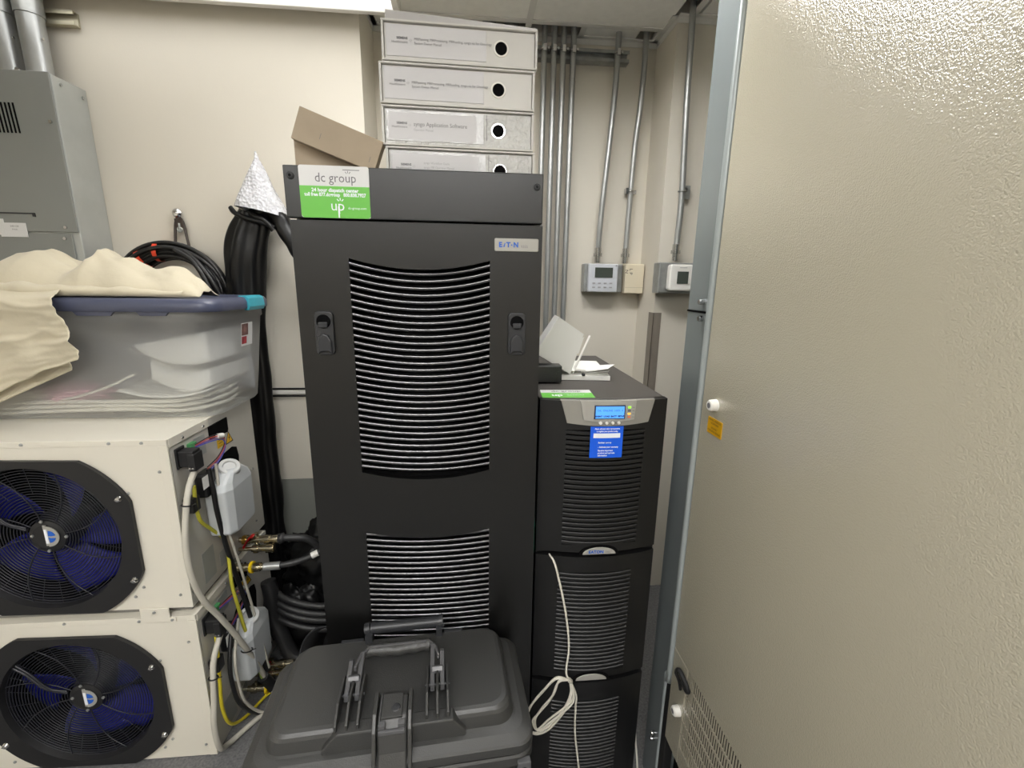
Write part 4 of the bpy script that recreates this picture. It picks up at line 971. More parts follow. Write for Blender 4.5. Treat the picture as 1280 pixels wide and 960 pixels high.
    part('cable_anchor', M().box(xs, xs + 0.03, 1.222, 1.256, Z(0.285), Z(0.33)).cyl((xs + 0.012, 1.222, Z(0.312)), (xs + 0.012, 1.214, Z(0.312)), 0.006, n=10), MT['cblack'], t, bevel=0.004)
    part('cable_gland_box', M().box(xs, xs + 0.034, 1.285, 1.345, Z(0.30), Z(0.375)), MT['cblack'], t, bevel=0.008)
    part('paper_flag', M().box(xs + 0.0345, xs + 0.0352, 1.268, 1.305, Z(0.335), Z(0.372)), MT['paper'], t)
    return zv, yv, zp, yp
lo = chiller(0.0, 'lower cream chiller with round blue fan, standing on the floor', 20, False)
up = chiller(0.539, 'upper cream chiller with round blue fan, carrying the plastic tote', -12, True)
# little joining brackets between the two units
t = thing('joining_bracket', 'small cream bracket screwed across the gap between both chillers', 'bracket', (-0.913, 1.196, 0.503))
part('plate', M().box(-0.952, -0.874, 1.1935, 1.1975, 0.512, 0.546).box(-0.968, -0.858, 1.1935, 1.1975, 0.500, 0.514), MT['ac'], t, bevel=0.001)
copies('screw', M().lathe([(0.0, -0.0035), (0.0035, -0.003), (0.0042, 0.0)], (0, 0, 0), (0, 1, 0), 10).mesh('screw'), MT['zincd'], t, [(-0.913, 1.1935, 0.534), (-0.958, 1.1935, 0.507), (-0.868, 1.1935, 0.507)])
single('gap_strip', M().box(-1.50, -0.83, 1.225, 1.64, 0.5145, 0.538), mat('gap_light_grey', srgb(120, 118, 112), 0.8), 'added grey strip lightening the gap between the two chillers', 'strip')  # added strip; its grey stands for light falling in the gap

# ---------------- cables beside the chillers
cable('power_cable', [(-0.772, 1.243, 0.953), (-0.775, 1.21, 0.916), (-0.776, 1.182, 0.854), (-0.778, 1.162, 0.76), (-0.775, 1.162, 0.664), (-0.768, 1.183, 0.575), (-0.755, 1.225, 0.480), (-0.742, 1.283, 0.345), (-0.737, 1.35, 0.19), (-0.735, 1.39, 0.085)], 0.0083, MT['cgrey'],
      'thick grey cable running from the upper chiller down past the lower one', 'cable', n=12)
cable('power_cable', [(-0.772, 1.243, 0.413), (-0.776, 1.20, 0.36), (-0.776, 1.182, 0.30), (-0.776, 1.172, 0.24), (-0.776, 1.155, 0.16), (-0.776, 1.165, 0.07), (-0.785, 1.22, 0.016), (-0.752, 1.28, 0.012), (-0.722, 1.32, 0.012), (-0.672, 1.36, 0.012)], 0.0083, MT['cgrey'],
      'thick grey cable from the lower chiller looping onto the floor', 'cable', n=12)
cable('drain_hose', [(-0.775, 1.305, 0.925), (-0.768, 1.300, 0.86), (-0.765, 1.300, 0.78), (-0.765, 1.325, 0.637), (-0.76, 1.362, 0.46), (-0.745, 1.385, 0.27), (-0.735, 1.40, 0.11)], 0.0072, MT['cblack'], 'black cable hanging beside the upper milky bottle', 'cable', n=10)
cable('signal_cable', [(-0.768, 1.330, 0.93), (-0.758, 1.312, 0.82), (-0.752, 1.318, 0.72), (-0.748, 1.345, 0.58), (-0.745, 1.367, 0.46), (-0.735, 1.39, 0.27), (-0.728, 1.405, 0.12)], 0.0042, MT['cgrey'], 'thin pale grey cable alongside the hanging black cable', 'cable', n=8)
cable('earth_cable', [(-0.785, 1.244, 0.90), (-0.785, 1.240, 0.84), (-0.786, 1.252, 0.786), (-0.784, 1.292, 0.735), (-0.775, 1.335, 0.67), (-0.765, 1.322, 0.60), (-0.760, 1.312, 0.53), (-0.755, 1.318, 0.45), (-0.75, 1.335, 0.33), (-0.742, 1.37, 0.19), (-0.738, 1.385, 0.09)], 0.0052, mat('cable_olive_yellow', srgb(190, 184, 62), 0.4), 'yellow earth cable curling out of the upper chiller side', 'cable', n=8)
cable('earth_cable', [(-0.788, 1.244, 0.40), (-0.788, 1.238, 0.32), (-0.788, 1.228, 0.24), (-0.788, 1.222, 0.15), (-0.786, 1.25, 0.06), (-0.775, 1.32, 0.012), (-0.74, 1.40, 0.012), (-0.69, 1.44, 0.012)], 0.0052, MT['cyel'], 'yellow earth cable hanging down the lower chiller side to the floor', 'cable', n=8)
cable('earth_cable', [(-0.752, 1.300, 0.33), (-0.748, 1.33, 0.24), (-0.742, 1.365, 0.15), (-0.740, 1.380, 0.09)], 0.0050, MT['cgreen'], 'green and yellow earth cable beside the lower bottle', 'cable', n=8)
cable('drain_hose', [(-0.775, 1.305, 0.386), (-0.764, 1.252, 0.30), (-0.762, 1.245, 0.225), (-0.758, 1.26, 0.13), (-0.742, 1.31, 0.03), (-0.70, 1.33, 0.010)], 0.0066, MT['cblack'], 'black cable hanging beside the lower milky bottle', 'cable', n=10)
cable('signal_cable', [(-0.765, 1.330, 0.39), (-0.752, 1.262, 0.31), (-0.750, 1.256, 0.225), (-0.746, 1.268, 0.13), (-0.728, 1.31, 0.035), (-0.675, 1.325, 0.009)], 0.0046, MT['cgrey'], 'thin pale grey cable ending on the floor by the case', 'cable', n=8)
t = thing('cable_sleeve', 'black sleeve with white tip gathering the chiller cables by the case', 'sleeve', (-0.735, 1.395, 0.03))
part('sleeve', M().tube([(-0.738, 1.378, 0.11), (-0.735, 1.395, 0.075), (-0.725, 1.405, 0.035)], 0.017, 14, 4), MT['strap'], t)
part('white_tip', M().tube([(-0.726, 1.404, 0.040), (-0.712, 1.405, 0.022)], 0.0145, 14, 1), MT['white'], t)
for p, r_, w_ in (((-0.777, 1.190, 0.868), 0.0125, 'upper chiller'), ((-0.777, 1.186, 0.305), 0.0125, 'lower chiller'), ((-0.741, 1.31, 0.285), 0.016, 'crossing bundle')):
    single('cable_tie', M().torus(p, (0.1, 0.25, 1), r_, 0.0022, 20, 6).tube([(p[0] + r_, p[1] - 0.002, p[2]), (p[0] + r_ + 0.014, p[1] - 0.004, p[2] + 0.006)], 0.0017, 5, 1), MT['cblack'], 'black cable tie around the cables of the ' + w_, 'cable tie')

# ---------------- coolant hoses
zv, yv, zp, yp = up
cable('coolant_hose', [(-0.676, yv, zv), (-0.66, yv, zv + 0.002), (-0.625, yv + 0.005, zv - 0.002), (-0.585, yv + 0.015, zv - 0.016), (-0.548, yv + 0.025, zv - 0.065), (-0.525, yv + 0.03, zv - 0.14), (-0.50, yv + 0.03, zv - 0.26)], lambda q: 0.0185 if q < 0.16 else 0.0125, MT['rubber'], 'black rubber hose leaving the upper chiller red lever valve', 'hose', n=14)
t = thing('coolant_hose', 'black rubber hose with white band and steel sleeve under the red lever', 'hose', (-0.6, 1.43, zp - 0.02))
part('hose', M().tube([(-0.70, yp, zp), (-0.63, yp + 0.01, zp), (-0.575, yp + 0.03, zp + 0.006), (-0.54, yp + 0.045, zp + 0.017), (-0.49, yp + 0.06, zp + 0.028), (-0.42, yp + 0.06, zp + 0.03)], 0.0105, 14, 5), MT['rubber'], t)
part('ferrule', M().cyl((-0.703, yp, zp), (-0.652, yp + 0.004, zp), 0.0135, n=16), MT['zinc'], t)
part('marker_band', M().tube([(-0.560, yp + 0.037, zp + 0.010), (-0.540, yp + 0.045, zp + 0.017)], 0.0115, 14, 1), MT['white'], t)
zv, yv, zp, yp = lo
cable('coolant_hose', [(-0.676, yv, zv), (-0.64, yv + 0.002, zv - 0.004), (-0.585, yv + 0.03, 0.040), (-0.52, yv + 0.08, 0.022), (-0.45, yv + 0.13, 0.02)], 0.0125, MT['rubber'], 'black rubber hose leaving the lower chiller valve along the floor', 'hose', n=12)
cable('coolant_hose', [(-0.704, yp, zp), (-0.66, yp, zp - 0.005), (-0.60, yp + 0.02, 0.018), (-0.52, yp + 0.06, 0.014)], 0.0105, MT['rubber'], 'black rubber hose from the lowest fitting on the floor', 'hose', n=12)

# ---------------- black polythene bundle on the wall, wrapped at the top
t = thing('duct_bundle', 'tall bundle of hoses wrapped in shiny black polythene behind the tote', 'hose', (-0.845, 1.80, 0.0))
part('sleeve', M().tube([(-0.775, 1.790, 1.695), (-0.808, 1.79, 1.62), (-0.828, 1.79, 1.54), (-0.837, 1.79, 1.42), (-0.845, 1.79, 1.28), (-0.846, 1.79, 1.14), (-0.848, 1.785, 0.97), (-0.85, 1.78, 0.80), (-0.84, 1.765, 0.62), (-0.835, 1.745, 0.42), (-0.83, 1.74, 0.20), (-0.82, 1.74, 0.03)],
     lambda q: 0.055 + 0.012 * math.sin(min(1, q * 3.2) * math.pi) + 0.008 * q, 56, 8, flat=0.85, wob=0.16, wscale=20, up=(1, 0, 0), pleat=0.07), MT['bagb'], t)
part('branch', M().tube([(-0.79, 1.775, 1.672), (-0.745, 1.765, 1.700), (-0.70, 1.755, 1.700), (-0.672, 1.75, 1.665), (-0.645, 1.75, 1.615), (-0.60, 1.765, 1.52), (-0.54, 1.79, 1.36), (-0.47, 1.81, 1.15), (-0.43, 1.81, 0.85), (-0.43, 1.81, 0.45)], 0.030, 18, 6, wob=0.3, wscale=30), MT['bagb'], t)
part('twisted_end', M().tube([(-0.835, 1.735, 1.713), (-0.815, 1.728, 1.693), (-0.785, 1.722, 1.680), (-0.74, 1.722, 1.668), (-0.69, 1.73, 1.650)], 0.0085, 10, 5, wob=0.3, wscale=60)
     .tube([(-0.768, 1.728, 1.700), (-0.75, 1.722, 1.685), (-0.72, 1.722, 1.672), (-0.695, 1.73, 1.640)], 0.009, 10, 5, wob=0.3, wscale=60), MT['bagb'], t)
cone = M(); A_ = Vector((-0.742, 1.755, 1.885)); n, mm = 48, 26
def cf(u, v):
    a = 2 * math.pi * u; z = 1.885 - 0.185 * v
    R_ = 0.004 + 0.083 * v ** 0.92
    wv = 1 + 0.10 * noise.noise(Vector((math.cos(a) * 2.2, math.sin(a) * 2.2, v * 3))) + 0.05 * math.cos(3 * a + 0.8)
    return (-0.742 + 0.003 * v + R_ * wv * math.cos(a), 1.762 + R_ * 0.80 * wv * math.sin(a), z - 0.018 * v * math.cos(a - 0.3))
single('bubble_wrap', M().grid(cf, n, mm).cyl((-0.742, 1.762, 1.878), (-0.744, 1.762, 1.902), 0.008, 0.003, n=10), MT['bagw'], 'cone of bubble wrap topping the black hose bundle', 'bubble wrap')
# crumpled polythene and hoses on the floor between chiller and cabinet
def blob(c, r, amp, sc, name, label, cat, material, nu=40, nv=24):
    def fn(u, v):
        a = 2 * math.pi * u; b = math.pi * (v - 0.5)
        d = Vector((math.cos(a) * math.cos(b), math.sin(a) * math.cos(b), math.sin(b)))
        q = 1 + amp * noise.fractal(d * sc, 0.7, 2.0, 4)
        return (c[0] + d.x * r[0] * q, c[1] + d.y * r[1] * q, max(0.004, c[2] + d.z * r[2] * q))
    return single(name, M().grid(fn, nu, nv), material, label, cat)
blob((-0.60, 1.70, 0.35), (0.15, 0.08, 0.17), 0.28, 2.0, 'plastic_bag', 'crumpled black polythene bag slumped against the grey dado', 'bag', MT['bagb'], 56, 36)
blob((-0.70, 1.62, 0.16), (0.13, 0.06, 0.13), 0.28, 2.0, 'plastic_bag', 'crumpled black polythene low behind the floor hoses', 'bag', MT['bagb'], 48, 30)
cable('corrugated_hose', [(-0.772, 1.56, 0.36), (-0.762, 1.55, 0.30), (-0.762, 1.54, 0.225), (-0.735, 1.53, 0.15), (-0.70, 1.52, 0.07), (-0.66, 1.51, 0.035)], 0.027, MT['rubber'], 'thick black sleeve bending down to the floor by the chillers', 'hose', n=16, wob=0.12, wscale=50)
for k, (z, y) in enumerate(((0.285, 1.57), (0.258, 1.56), (0.235, 1.555), (0.20, 1.55))):
    cable('coiled_hose', [(-0.78, y + 0.04, z + 0.03), (-0.74, y - 0.01, z + 0.015), (-0.68, y - 0.03, z - 0.005), (-0.60, y - 0.03, z - 0.028), (-0.53, y - 0.01, z - 0.04), (-0.47, y + 0.06, z - 0.03)], 0.0125, MT['rubber'],
          ('topmost', 'second', 'third', 'lowest')[k] + ' strand of the black hose coil beside the tall cabinet', 'hose', 'coiled black hoses on the floor', n=12)
single('floor_tray', M().box(-0.80, -0.37, 1.70, 1.80, 0.0, 0.20), mat('pale_skirting_box', srgb(150, 150, 146), 0.5), 'low pale grey ledge at the foot of the wall behind the hoses', 'ledge', bevel=0.004)
t = thing('tub', 'black tub with grey rim tipped over beside the tall cabinet', 'tub', (-0.54, 1.46, 0.06))
ax = Vector((-0.25, -0.9, 0.45)).normalized(); c0 = Vector((-0.545, 1.43, 0.135))
part('body', M().lathe([(0.0, -0.12), (0.075, -0.12), (0.094, 0.0)], c0, ax, 36), MT['strap'], t, solid=0.003)
part('rim', M().torus(c0, ax, 0.095, 0.0035, 40, 8), MT['handle'], t)

# ---------------- hook with a coil of cable
t = thing('wall_hook', 'bolt and dark strap hook fixed on the back wall above the coil', 'hook', (-1.075, 1.85, 1.60))
part('bolt', M().lathe([(0.0, -0.012), (0.010, -0.010), (0.016, -0.004), (0.017, 0.0)], (-1.077, 1.846, 1.703), (0, 1, 0), 20).cyl((-1.077, 1.846, 1.703), (-1.077, 1.8595, 1.703), 0.006, n=10), MT['chrome'], t)
part('shackle', M().torus((-1.071, 1.838, 1.645), (0, 1, 0), 0.008, 0.003, 20, 6).cyl((-1.071, 1.838, 1.640), (-1.071, 1.838, 1.668), 0.004, n=10), MT['zinc'], t)
part('strap', M().tube([(-1.077, 1.848, 1.692), (-1.086, 1.845, 1.67), (-1.090, 1.838, 1.62), (-1.090, 1.826, 1.56)], 0.0048, 8, 4, flat=0.6).tube([(-1.073, 1.848, 1.692), (-1.060, 1.845, 1.67), (-1.050, 1.838, 1.62), (-1.036, 1.826, 1.55)], 0.0048, 8, 4, flat=0.6).box(-1.087, -1.060, 1.84, 1.846, 1.652, 1.684), mat('brown_strap', srgb(58, 48, 42), 0.6), t)
t = thing('cable_coil', 'coil of black cable with orange tape hanging behind the tote', 'cable', (-1.09, 1.80, 1.215))
for k in range(18):
    rr = 0.148 + 0.0072 * (k % 7) + 0.002 * math.sin(k * 2.3); yy = 1.790 + 0.013 * (k // 7) + 0.004 * math.cos(k * 1.7)
    yy = min(yy, 1.838)
    part('strand', M().torus((-1.092 + 0.006 * math.sin(k * 1.9), yy, 1.398 + 0.004 * math.cos(k * 2.1)), (0.08 * math.sin(k), 1, 0.10 * math.cos(k * 1.3)), rr, 0.0074, 64, 8), MT['cblack'], t)
for a in (103, 124):
    a_ = math.radians(a); R_ = 0.170
    c_ = Vector((-1.092 + R_ * math.cos(a_), 1.803, 1.398 + R_ * math.sin(a_)))
    dd = Vector((-math.sin(a_), 0.0, math.cos(a_)))
    part('tape_wrap', M().lathe([(0.035, -0.008), (0.035, 0.008)], c_, (dd + Vector((0.25, 0, 0.25))).normalized(), 20), MT['redtape'], t)
part('loose_strand', M().tube([(-1.03, 1.775, 1.565), (-0.985, 1.770, 1.525), (-0.945, 1.772, 1.46), (-0.918, 1.78, 1.38), (-0.915, 1.79, 1.30)], 0.009, 10, 6).tube([(-1.06, 1.772, 1.570), (-1.00, 1.768, 1.530), (-0.965, 1.770, 1.46), (-0.945, 1.778, 1.38), (-0.94, 1.79, 1.30)], 0.010, 10, 6), MT['cblack'], t)

# ---------------- plastic tote, its contents and the cloth
TB = 1.0535
def rr_ring(x0, x1, y0, y1, r, z, n=6):
    return [(p, q, z) for p, q in rrect(x0, x1, y0, y1, r, n)]
t = thing('storage_tote', 'clear plastic storage tote with navy lid on the upper chiller', 'tote', (-1.12, 1.56, TB))
secs = [(TB + 0.002, 0.045, 0.05), (TB + 0.012, 0.036, 0.055), (TB + 0.10, 0.026, 0.055), (TB + 0.22, 0.014, 0.055), (1.345, 0.006, 0.055), (1.350, 0.0, 0.058), (1.388, 0.0, 0.058)]
rings = [rr_ring(-1.50 + d_, -0.742 - d_, 1.358 + d_, 1.724 - d_ * 0.6, r_, z) for z, d_, r_ in secs]
n = len(rings[0]); q = M()
q.add([p for r_ in rings for p in r_], [(i * n + j, i * n + (j + 1) % n, (i + 1) * n + (j + 1) % n, (i + 1) * n + j) for i in range(len(rings) - 1) for j in range(n)], True)
q.add(rings[0], [tuple(range(n))])
part('tub', q, MT['tote'], t)
lid = M()
lr = [rr_ring(-1.515 + a, -0.726 - a, 1.343 + a, 1.738 - a, 0.06, z) for z, a in ((1.378, 0.002), (1.382, 0.0), (1.400, 0.0), (1.412, 0.006), (1.416, 0.014), (1.408, 0.03), (1.408, 0.05))]
lid.add([p for r_ in lr for p in r_], [(i * n + j, i * n + (j + 1) % n, (i + 1) * n + (j + 1) % n, (i + 1) * n + j) for i in range(len(lr) - 1) for j in range(n)], True)
lid.add(lr[-1], [tuple(range(n))]); lid.add(lr[0], [tuple(reversed(range(n)))])
part('lid', lid, MT['lid'], t)
part('lid_tab', M().prism([(-1.100, 1.379), (-0.992, 1.379), (-1.002, 1.366), (-1.088, 1.366)], 1.350, 1.357, 'y'), MT['lid'], t)
part('lid_tab', M().prism([(-0.935, 1.379), (-0.848, 1.379), (-0.858, 1.367), (-0.925, 1.367)], 1.350, 1.357, 'y'), MT['lid'], t)
part('latch', M().prism([(-0.737, 1.372), (-0.7235, 1.372), (-0.7185, 1.384), (-0.7215, 1.412), (-0.732, 1.4185), (-0.752, 1.4185), (-0.752, 1.412), (-0.73, 1.406), (-0.727, 1.386), (-0.737, 1.384)], 1.545, 1.655, 'y'), MT['teal'], t, bevel=0.002)
stt = part('product_sticker', M().add([(-0.7475, 1.535, 1.330), (-0.7475, 1.610, 1.330), (-0.7555, 1.610, 1.255), (-0.7555, 1.535, 1.255)], [(0, 1, 2, 3)]), MT['stickw'], t, solid=0.0006)
part('picture', M().add([(-0.7467, 1.537, 1.328), (-0.7467, 1.580, 1.328), (-0.7508, 1.580, 1.290), (-0.7508, 1.537, 1.290)], [(0, 1, 2, 3)]), mat('picture_print', srgb(120, 85, 80), 0.5, var=0.5, vscale=60), stt)
part('picture', M().add([(-0.7512, 1.537, 1.286), (-0.7512, 1.570, 1.286), (-0.7538, 1.570, 1.262), (-0.7538, 1.537, 1.262)], [(0, 1, 2, 3)]), mat('picture_print_red', srgb(170, 50, 60), 0.5, var=0.4, vscale=60), stt)
def sheetf(x0, x1, y0, y1, f, name, label, material, cat='sheet', nu=26, nv=12):
    return single(name, M().grid(lambda u, v: (x0 + (x1 - x0) * u, y0 + (y1 - y0) * v, f(u, v)), nu, nv), material, label, cat, solid=0.004)
def pad(x0, x1, lo, hi, y0, y1, label, name='plastic_pad'):
    """soft folded white pad: lo/hi give the under and upper outline along x"""
    n_ = 28; vs = []; prof_ = [(0.0, 0.15), (-0.004, 0.5), (0.0, 0.85), (0.012, 1.0), (0.5, 1.0), (1.0, 1.0), (1.0, 0.0), (0.5, 0.0), (0.012, 0.0)]
    for i_ in range(n_ + 1):
        u = i_ / n_; x = x0 + (x1 - x0) * u; a, b = lo(u), hi(u)
        for py, pz in prof_:
            yy = y0 + (y1 - y0) * py + 0.035 * (1 - u) ** 2 + 0.006 * math.sin(6 * u)
            vs.append((x, yy, a + (b - a) * pz))
    k_ = len(prof_)
    q_ = M().add(vs, [(i_ * k_ + j_, i_ * k_ + (j_ + 1) % k_, (i_ + 1) * k_ + (j_ + 1) % k_, (i_ + 1) * k_ + j_) for i_ in range(n_) for j_ in range(k_)], True)
    q_.add(vs[:k_], [tuple(range(k_))]); q_.add(vs[-k_:], [tuple(reversed(range(k_)))])
    return single(name, q_, MT['sheet'], label, 'packaging')
pad(-1.015, -0.785, lambda u: 1.271 - 0.105 * u ** 0.6 + 0.062 * u ** 2, lambda u: 1.273 + 0.045 * u, 1.405, 1.66, 'white wedge of folded plastic, uppermost in the tote')
pad(-0.985, -0.795, lambda u: 1.165 - 0.03 * math.sin(math.pi * u) - 0.012 * u, lambda u: 1.222 - 0.068 * u ** 0.55 + 0.048 * u ** 2, 1.412, 1.65, 'thick white folded plastic in the middle of the tote')
sheetf(-1.06, -0.80, 1.402, 1.66, lambda u, v: 1.118 + 0.022 * (2 * u - 1) ** 2 + 0.012 * v, 'plastic_sheet', 'white plastic sheet lying low in the tote', MT['sheet'])
sheetf(-1.44, -1.10, 1.50, 1.68, lambda u, v: 1.10 + 0.16 * v * (0.7 + 0.3 * math.sin(4 * u)) + 0.02 * math.sin(8 * u), 'plastic_sheet', 'grey film heaped at the left back of the tote', mat('grey_film', srgb(170, 172, 176), 0.4))
single('pale_filler_sheet', M().grid(lambda u, v: (-1.46 + 0.66 * u, 1.690 + 0.012 * math.sin(9 * u) - 0.03 * v * v, 1.075 + (0.27 - 0.06 * math.sin(3 * u)) * v), 30, 10), mat('pale_filler', srgb(214, 216, 220), 0.4), 'added pale sheet lightening the back of the tote', 'film', solid=0.002)  # pale sheet added so the tote looks lighter inside
blob((-1.22, 1.46, 1.115), (0.085, 0.045, 0.036), 0.5, 2.5, 'pink_cloth', 'small pink cloth lying low inside the tote', 'cloth', MT['pink'], 28, 18)
for k in range(3):
    cable('loop_cable', [(-1.42, 1.415 + 0.01 * k, 1.068 + 0.012 * k), (-1.25, 1.418, 1.074 + 0.014 * k), (-1.05, 1.412, 1.080 + 0.012 * k), (-0.90, 1.43, 1.070 + 0.016 * k), (-0.81, 1.50, 1.078 + 0.02 * k), (-0.82, 1.60, 1.08 + 0.02 * k)], 0.006, MT['cwhite'],
          ('lowest', 'middle', 'upper')[k] + ' white cable curving along the bottom of the tote', 'cable', 'white cables in the tote')
cable('loop_cable', [(-1.34, 1.42, 1.10), (-1.20, 1.415, 1.115), (-1.09, 1.412, 1.15), (-1.02, 1.42, 1.185)], 0.004, MT['cwhite'], 'white cord rising slantwise across the tote front', 'cable')

def N3(x, y, z=0.0): return noise.noise(Vector((x, y, z)))
cl = thing('canvas_cloth', 'cream canvas drop cloth bunched over the left end of the tote', 'cloth', (-1.15, 1.45, 1.41))
def ridge(x):
    K_ = [(-1.75, 1.485), (-1.42, 1.480), (-1.35, 1.494), (-1.305, 1.530), (-1.264, 1.543), (-1.225, 1.530), (-1.173, 1.503), (-1.145, 1.497), (-1.10, 1.526), (-1.078, 1.541), (-1.047, 1.516), (-0.949, 1.490), (-0.858, 1.479), (-0.82, 1.462), (-0.765, 1.445)]
    for (a, za), (b, zb_) in zip(K_[:-1], K_[1:]):
        if x <= b: return za + (zb_ - za) * max(0, (x - a) / (b - a))
    return K_[-1][1]
def fold(x, y, k):
    """sharp creases: ridged noise"""
    return 1 - 2 * abs(N3(x * k, y * k, 2.7))
def mound(u, v):
    x = -1.75 + 0.975 * u
    base = 1.4195
    dep = 0.33 * (1 - 0.68 * u ** 4)
    y = 1.372 + dep * v
    s_ = math.sin(math.pi * min(1, max(0, v)) ** 0.8)
    e = 1 - max(0, (u - 0.96) / 0.04) ** 2
    h = (ridge(x - 0.03 * (v - 0.45)) - base) * e
    z = base + h * s_ ** 0.75 + s_ * (0.014 * fold(x, y * 0.6 + x * 0.4, 8) + 0.010 * N3(x * 14, y * 14) + 0.006 * fold(x * 0.8 + y, y, 19))
    return (x + 0.010 * N3(x * 9, v * 3, 7), y + 0.008 * N3(x * 11, v * 4, 9), max(base, z))
part('bunched_fold', M().grid(mound, 140, 44), MT['canvas'], cl, solid=0.002)
def roll(u, v):
    # loose fold lying along the front rim
    x = -1.75 + 0.935 * u
    r_ = 0.026 * (1 - 0.8 * u) + 0.004 + 0.006 * N3(x * 12, 1.0)
    a = math.pi * 2 * v
    yc = 1.354 + 0.026 * u + 0.006 * N3(x * 7, 2.0); zc = 1.4185 + r_ * 0.9 + 0.004 * N3(x * 9, 5) * (1 - u) + 0.014 * max(0, 0.5 - u)
    return (x, yc + 1.35 * r_ * math.cos(a) * (1 + 0.2 * N3(x * 18, math.cos(a), 2)), max(1.4185, zc + r_ * math.sin(a) * (1 + 0.25 * N3(x * 20, math.sin(a), 4))))
part('front_roll', M().grid(roll, 80, 14), MT['canvas'], cl)
def hang(u, v):
    # falls over the rim; right edge slants outwards, hem climbs to the right
    xr = -1.118 + 0.050 * min(1, v * 1.15) + 0.006 * N3(v * 9, 4.4)
    x = -1.78 + (xr + 1.78) * u
    hem = 1.085 + 0.165 * max(0, (x + 1.42) / 0.35) ** 0.8 if x > -1.42 else 1.085
    hem = min(hem, 1.262) + 0.010 * N3(x * 16, 0.3)
    z = 1.440 + (hem - 1.440) * v
    out = 0.020 + 0.012 * v + 0.012 * N3(x * 10, v * 3.5, 1) + 0.013 * fold(x * 0.5 + v * 0.25, v * 0.4 - x * 0.3, 9) * min(1, v * 4) + 0.006 * fold(x * 0.6 - v * 0.3, v * 0.5, 20)
    y = 1.343 - out + 0.04 * max(0, 0.12 - v) / 0.12
    return (x, y, z)
part('hanging_fold', M().grid(hang, 120, 60), MT['canvas'], cl, solid=0.002)
def tongue(u, v):
    x = -1.33 + 0.21 * u; z = 1.235 - 0.075 * v + 0.055 * u - 0.04 * (1 - u)
    return (x, 1.335 + 0.006 * N3(x * 20, v * 4) + 0.004 * v, z - 0.02 * math.sin(math.pi * v) * (1 - u))
part('under_fold', M().grid(tongue, 24, 10), MT['canvas'], cl, solid=0.002)

# ---------------- small cables on the right
t = thing('network_cable', 'white network cable with a tied loop hanging down the short tower', 'cable', (0.2, 0.925, 0.0))
wp = [(0.186, 0.968, 0.824), (0.194, 0.938, 0.82), (0.208, 0.934, 0.767), (0.227, 0.932, 0.677), (0.238, 0.932, 0.583), (0.234, 0.932, 0.511), (0.244, 0.928, 0.482)]
part('hanging_run', M().tube(wp, 0.0026, 8, 6), MT['cwhite'], t)
for k, (a, b) in enumerate(((0.0, 0.0), (0.022, 0.022), (0.006, -0.010), (0.028, 0.010))):
    lp = [(0.240, 0.925, 0.492), (0.206 + a * 0.3, 0.922, 0.500 - b * 0.5), (0.173 + a, 0.918, 0.468 - b), (0.140 + a, 0.915, 0.425 - b), (0.127 + a, 0.913, 0.385), (0.150 + a * 0.5, 0.914, 0.347 + b * 0.4), (0.192, 0.917, 0.360 + b), (0.231 + a * 0.6, 0.920, 0.412 + b * 0.6), (0.246 + a * 0.3, 0.923, 0.452), (0.243, 0.925, 0.490)]
    part('loop', M().tube(lp, 0.0026, 8, 6), MT['cwhite'], t)
part('tail', M().tube([(0.244, 0.927, 0.488), (0.262, 0.928, 0.44), (0.262, 0.926, 0.40), (0.266, 0.93, 0.31), (0.283, 0.928, 0.18), (0.29, 0.92, 0.06), (0.33, 0.88, 0.004)], 0.0026, 8, 6), MT['cwhite'], t)
part('tie', M().torus((0.243, 0.926, 0.489), (0.5, 0, 1), 0.0075, 0.0016, 16, 6), MT['cgrey'], t)
cable('network_cable', [(0.462, 1.02, 0.30), (0.464, 1.0, 0.20), (0.472, 0.99, 0.12), (0.480, 0.98, 0.004)], 0.0026, MT['cwhite'], 'short white cable near the floor by the steel post foot', 'cable')
cable('earth_wire', [(0.149, 1.02, 0.93), (0.149, 0.99, 0.905), (0.1485, 0.985, 0.87), (0.149, 0.99, 0.82), (0.149, 1.02, 0.79)], 0.0022, mat('teal_wire', srgb(30, 140, 110), 0.4), 'green wire in the slot between tall cabinet and short tower', 'cable')

# ================================================================== black transport case in the foreground
CW, CD, CZT = 0.452, 0.245, 0.662
cs = thing('transport_case', 'black ribbed resin transport case with folding handle and front latch', 'case', (-0.1585, 0.785, 0.0), rz=math.radians(4.2))
def rbox(secs, rad, n=7):
    """stack of rounded rectangles (z, half width, y front, y rear)"""
    m_ = M(); R_ = [rr_ring(-hw, hw, yf_, yr_, rad, z, n) for z, hw, yf_, yr_ in secs]; k = len(R_[0])
    for a_, b_ in zip(R_[:-1], R_[1:]):
        m_.add(a_ + b_, [(j, (j + 1) % k, k + (j + 1) % k, k + j) for j in range(k)], True)
    m_.add(R_[0], [tuple(reversed(range(k)))]); m_.add(R_[-1], [tuple(range(k))])
    return m_
h = CW / 2
yr, yf = 0.127, -0.086
def S(z, d, dr=None): return (z, h + d, yf - d, yr + (d if dr is None else dr) * 0.3)
part('body', rbox([S(0.0, -0.02), S(0.012, -0.01), S(0.50, 0.016), S(0.545, 0.020), S(0.556, 0.026), S(0.562, 0.036), S(0.566, 0.042), S(0.584, 0.042), S(0.588, 0.039)], 0.036), MT['case'], cs, local=True)
part('gasket_line', rbox([S(0.587, 0.034), S(0.5925, 0.034)], 0.034), MT['void'], cs, local=True)
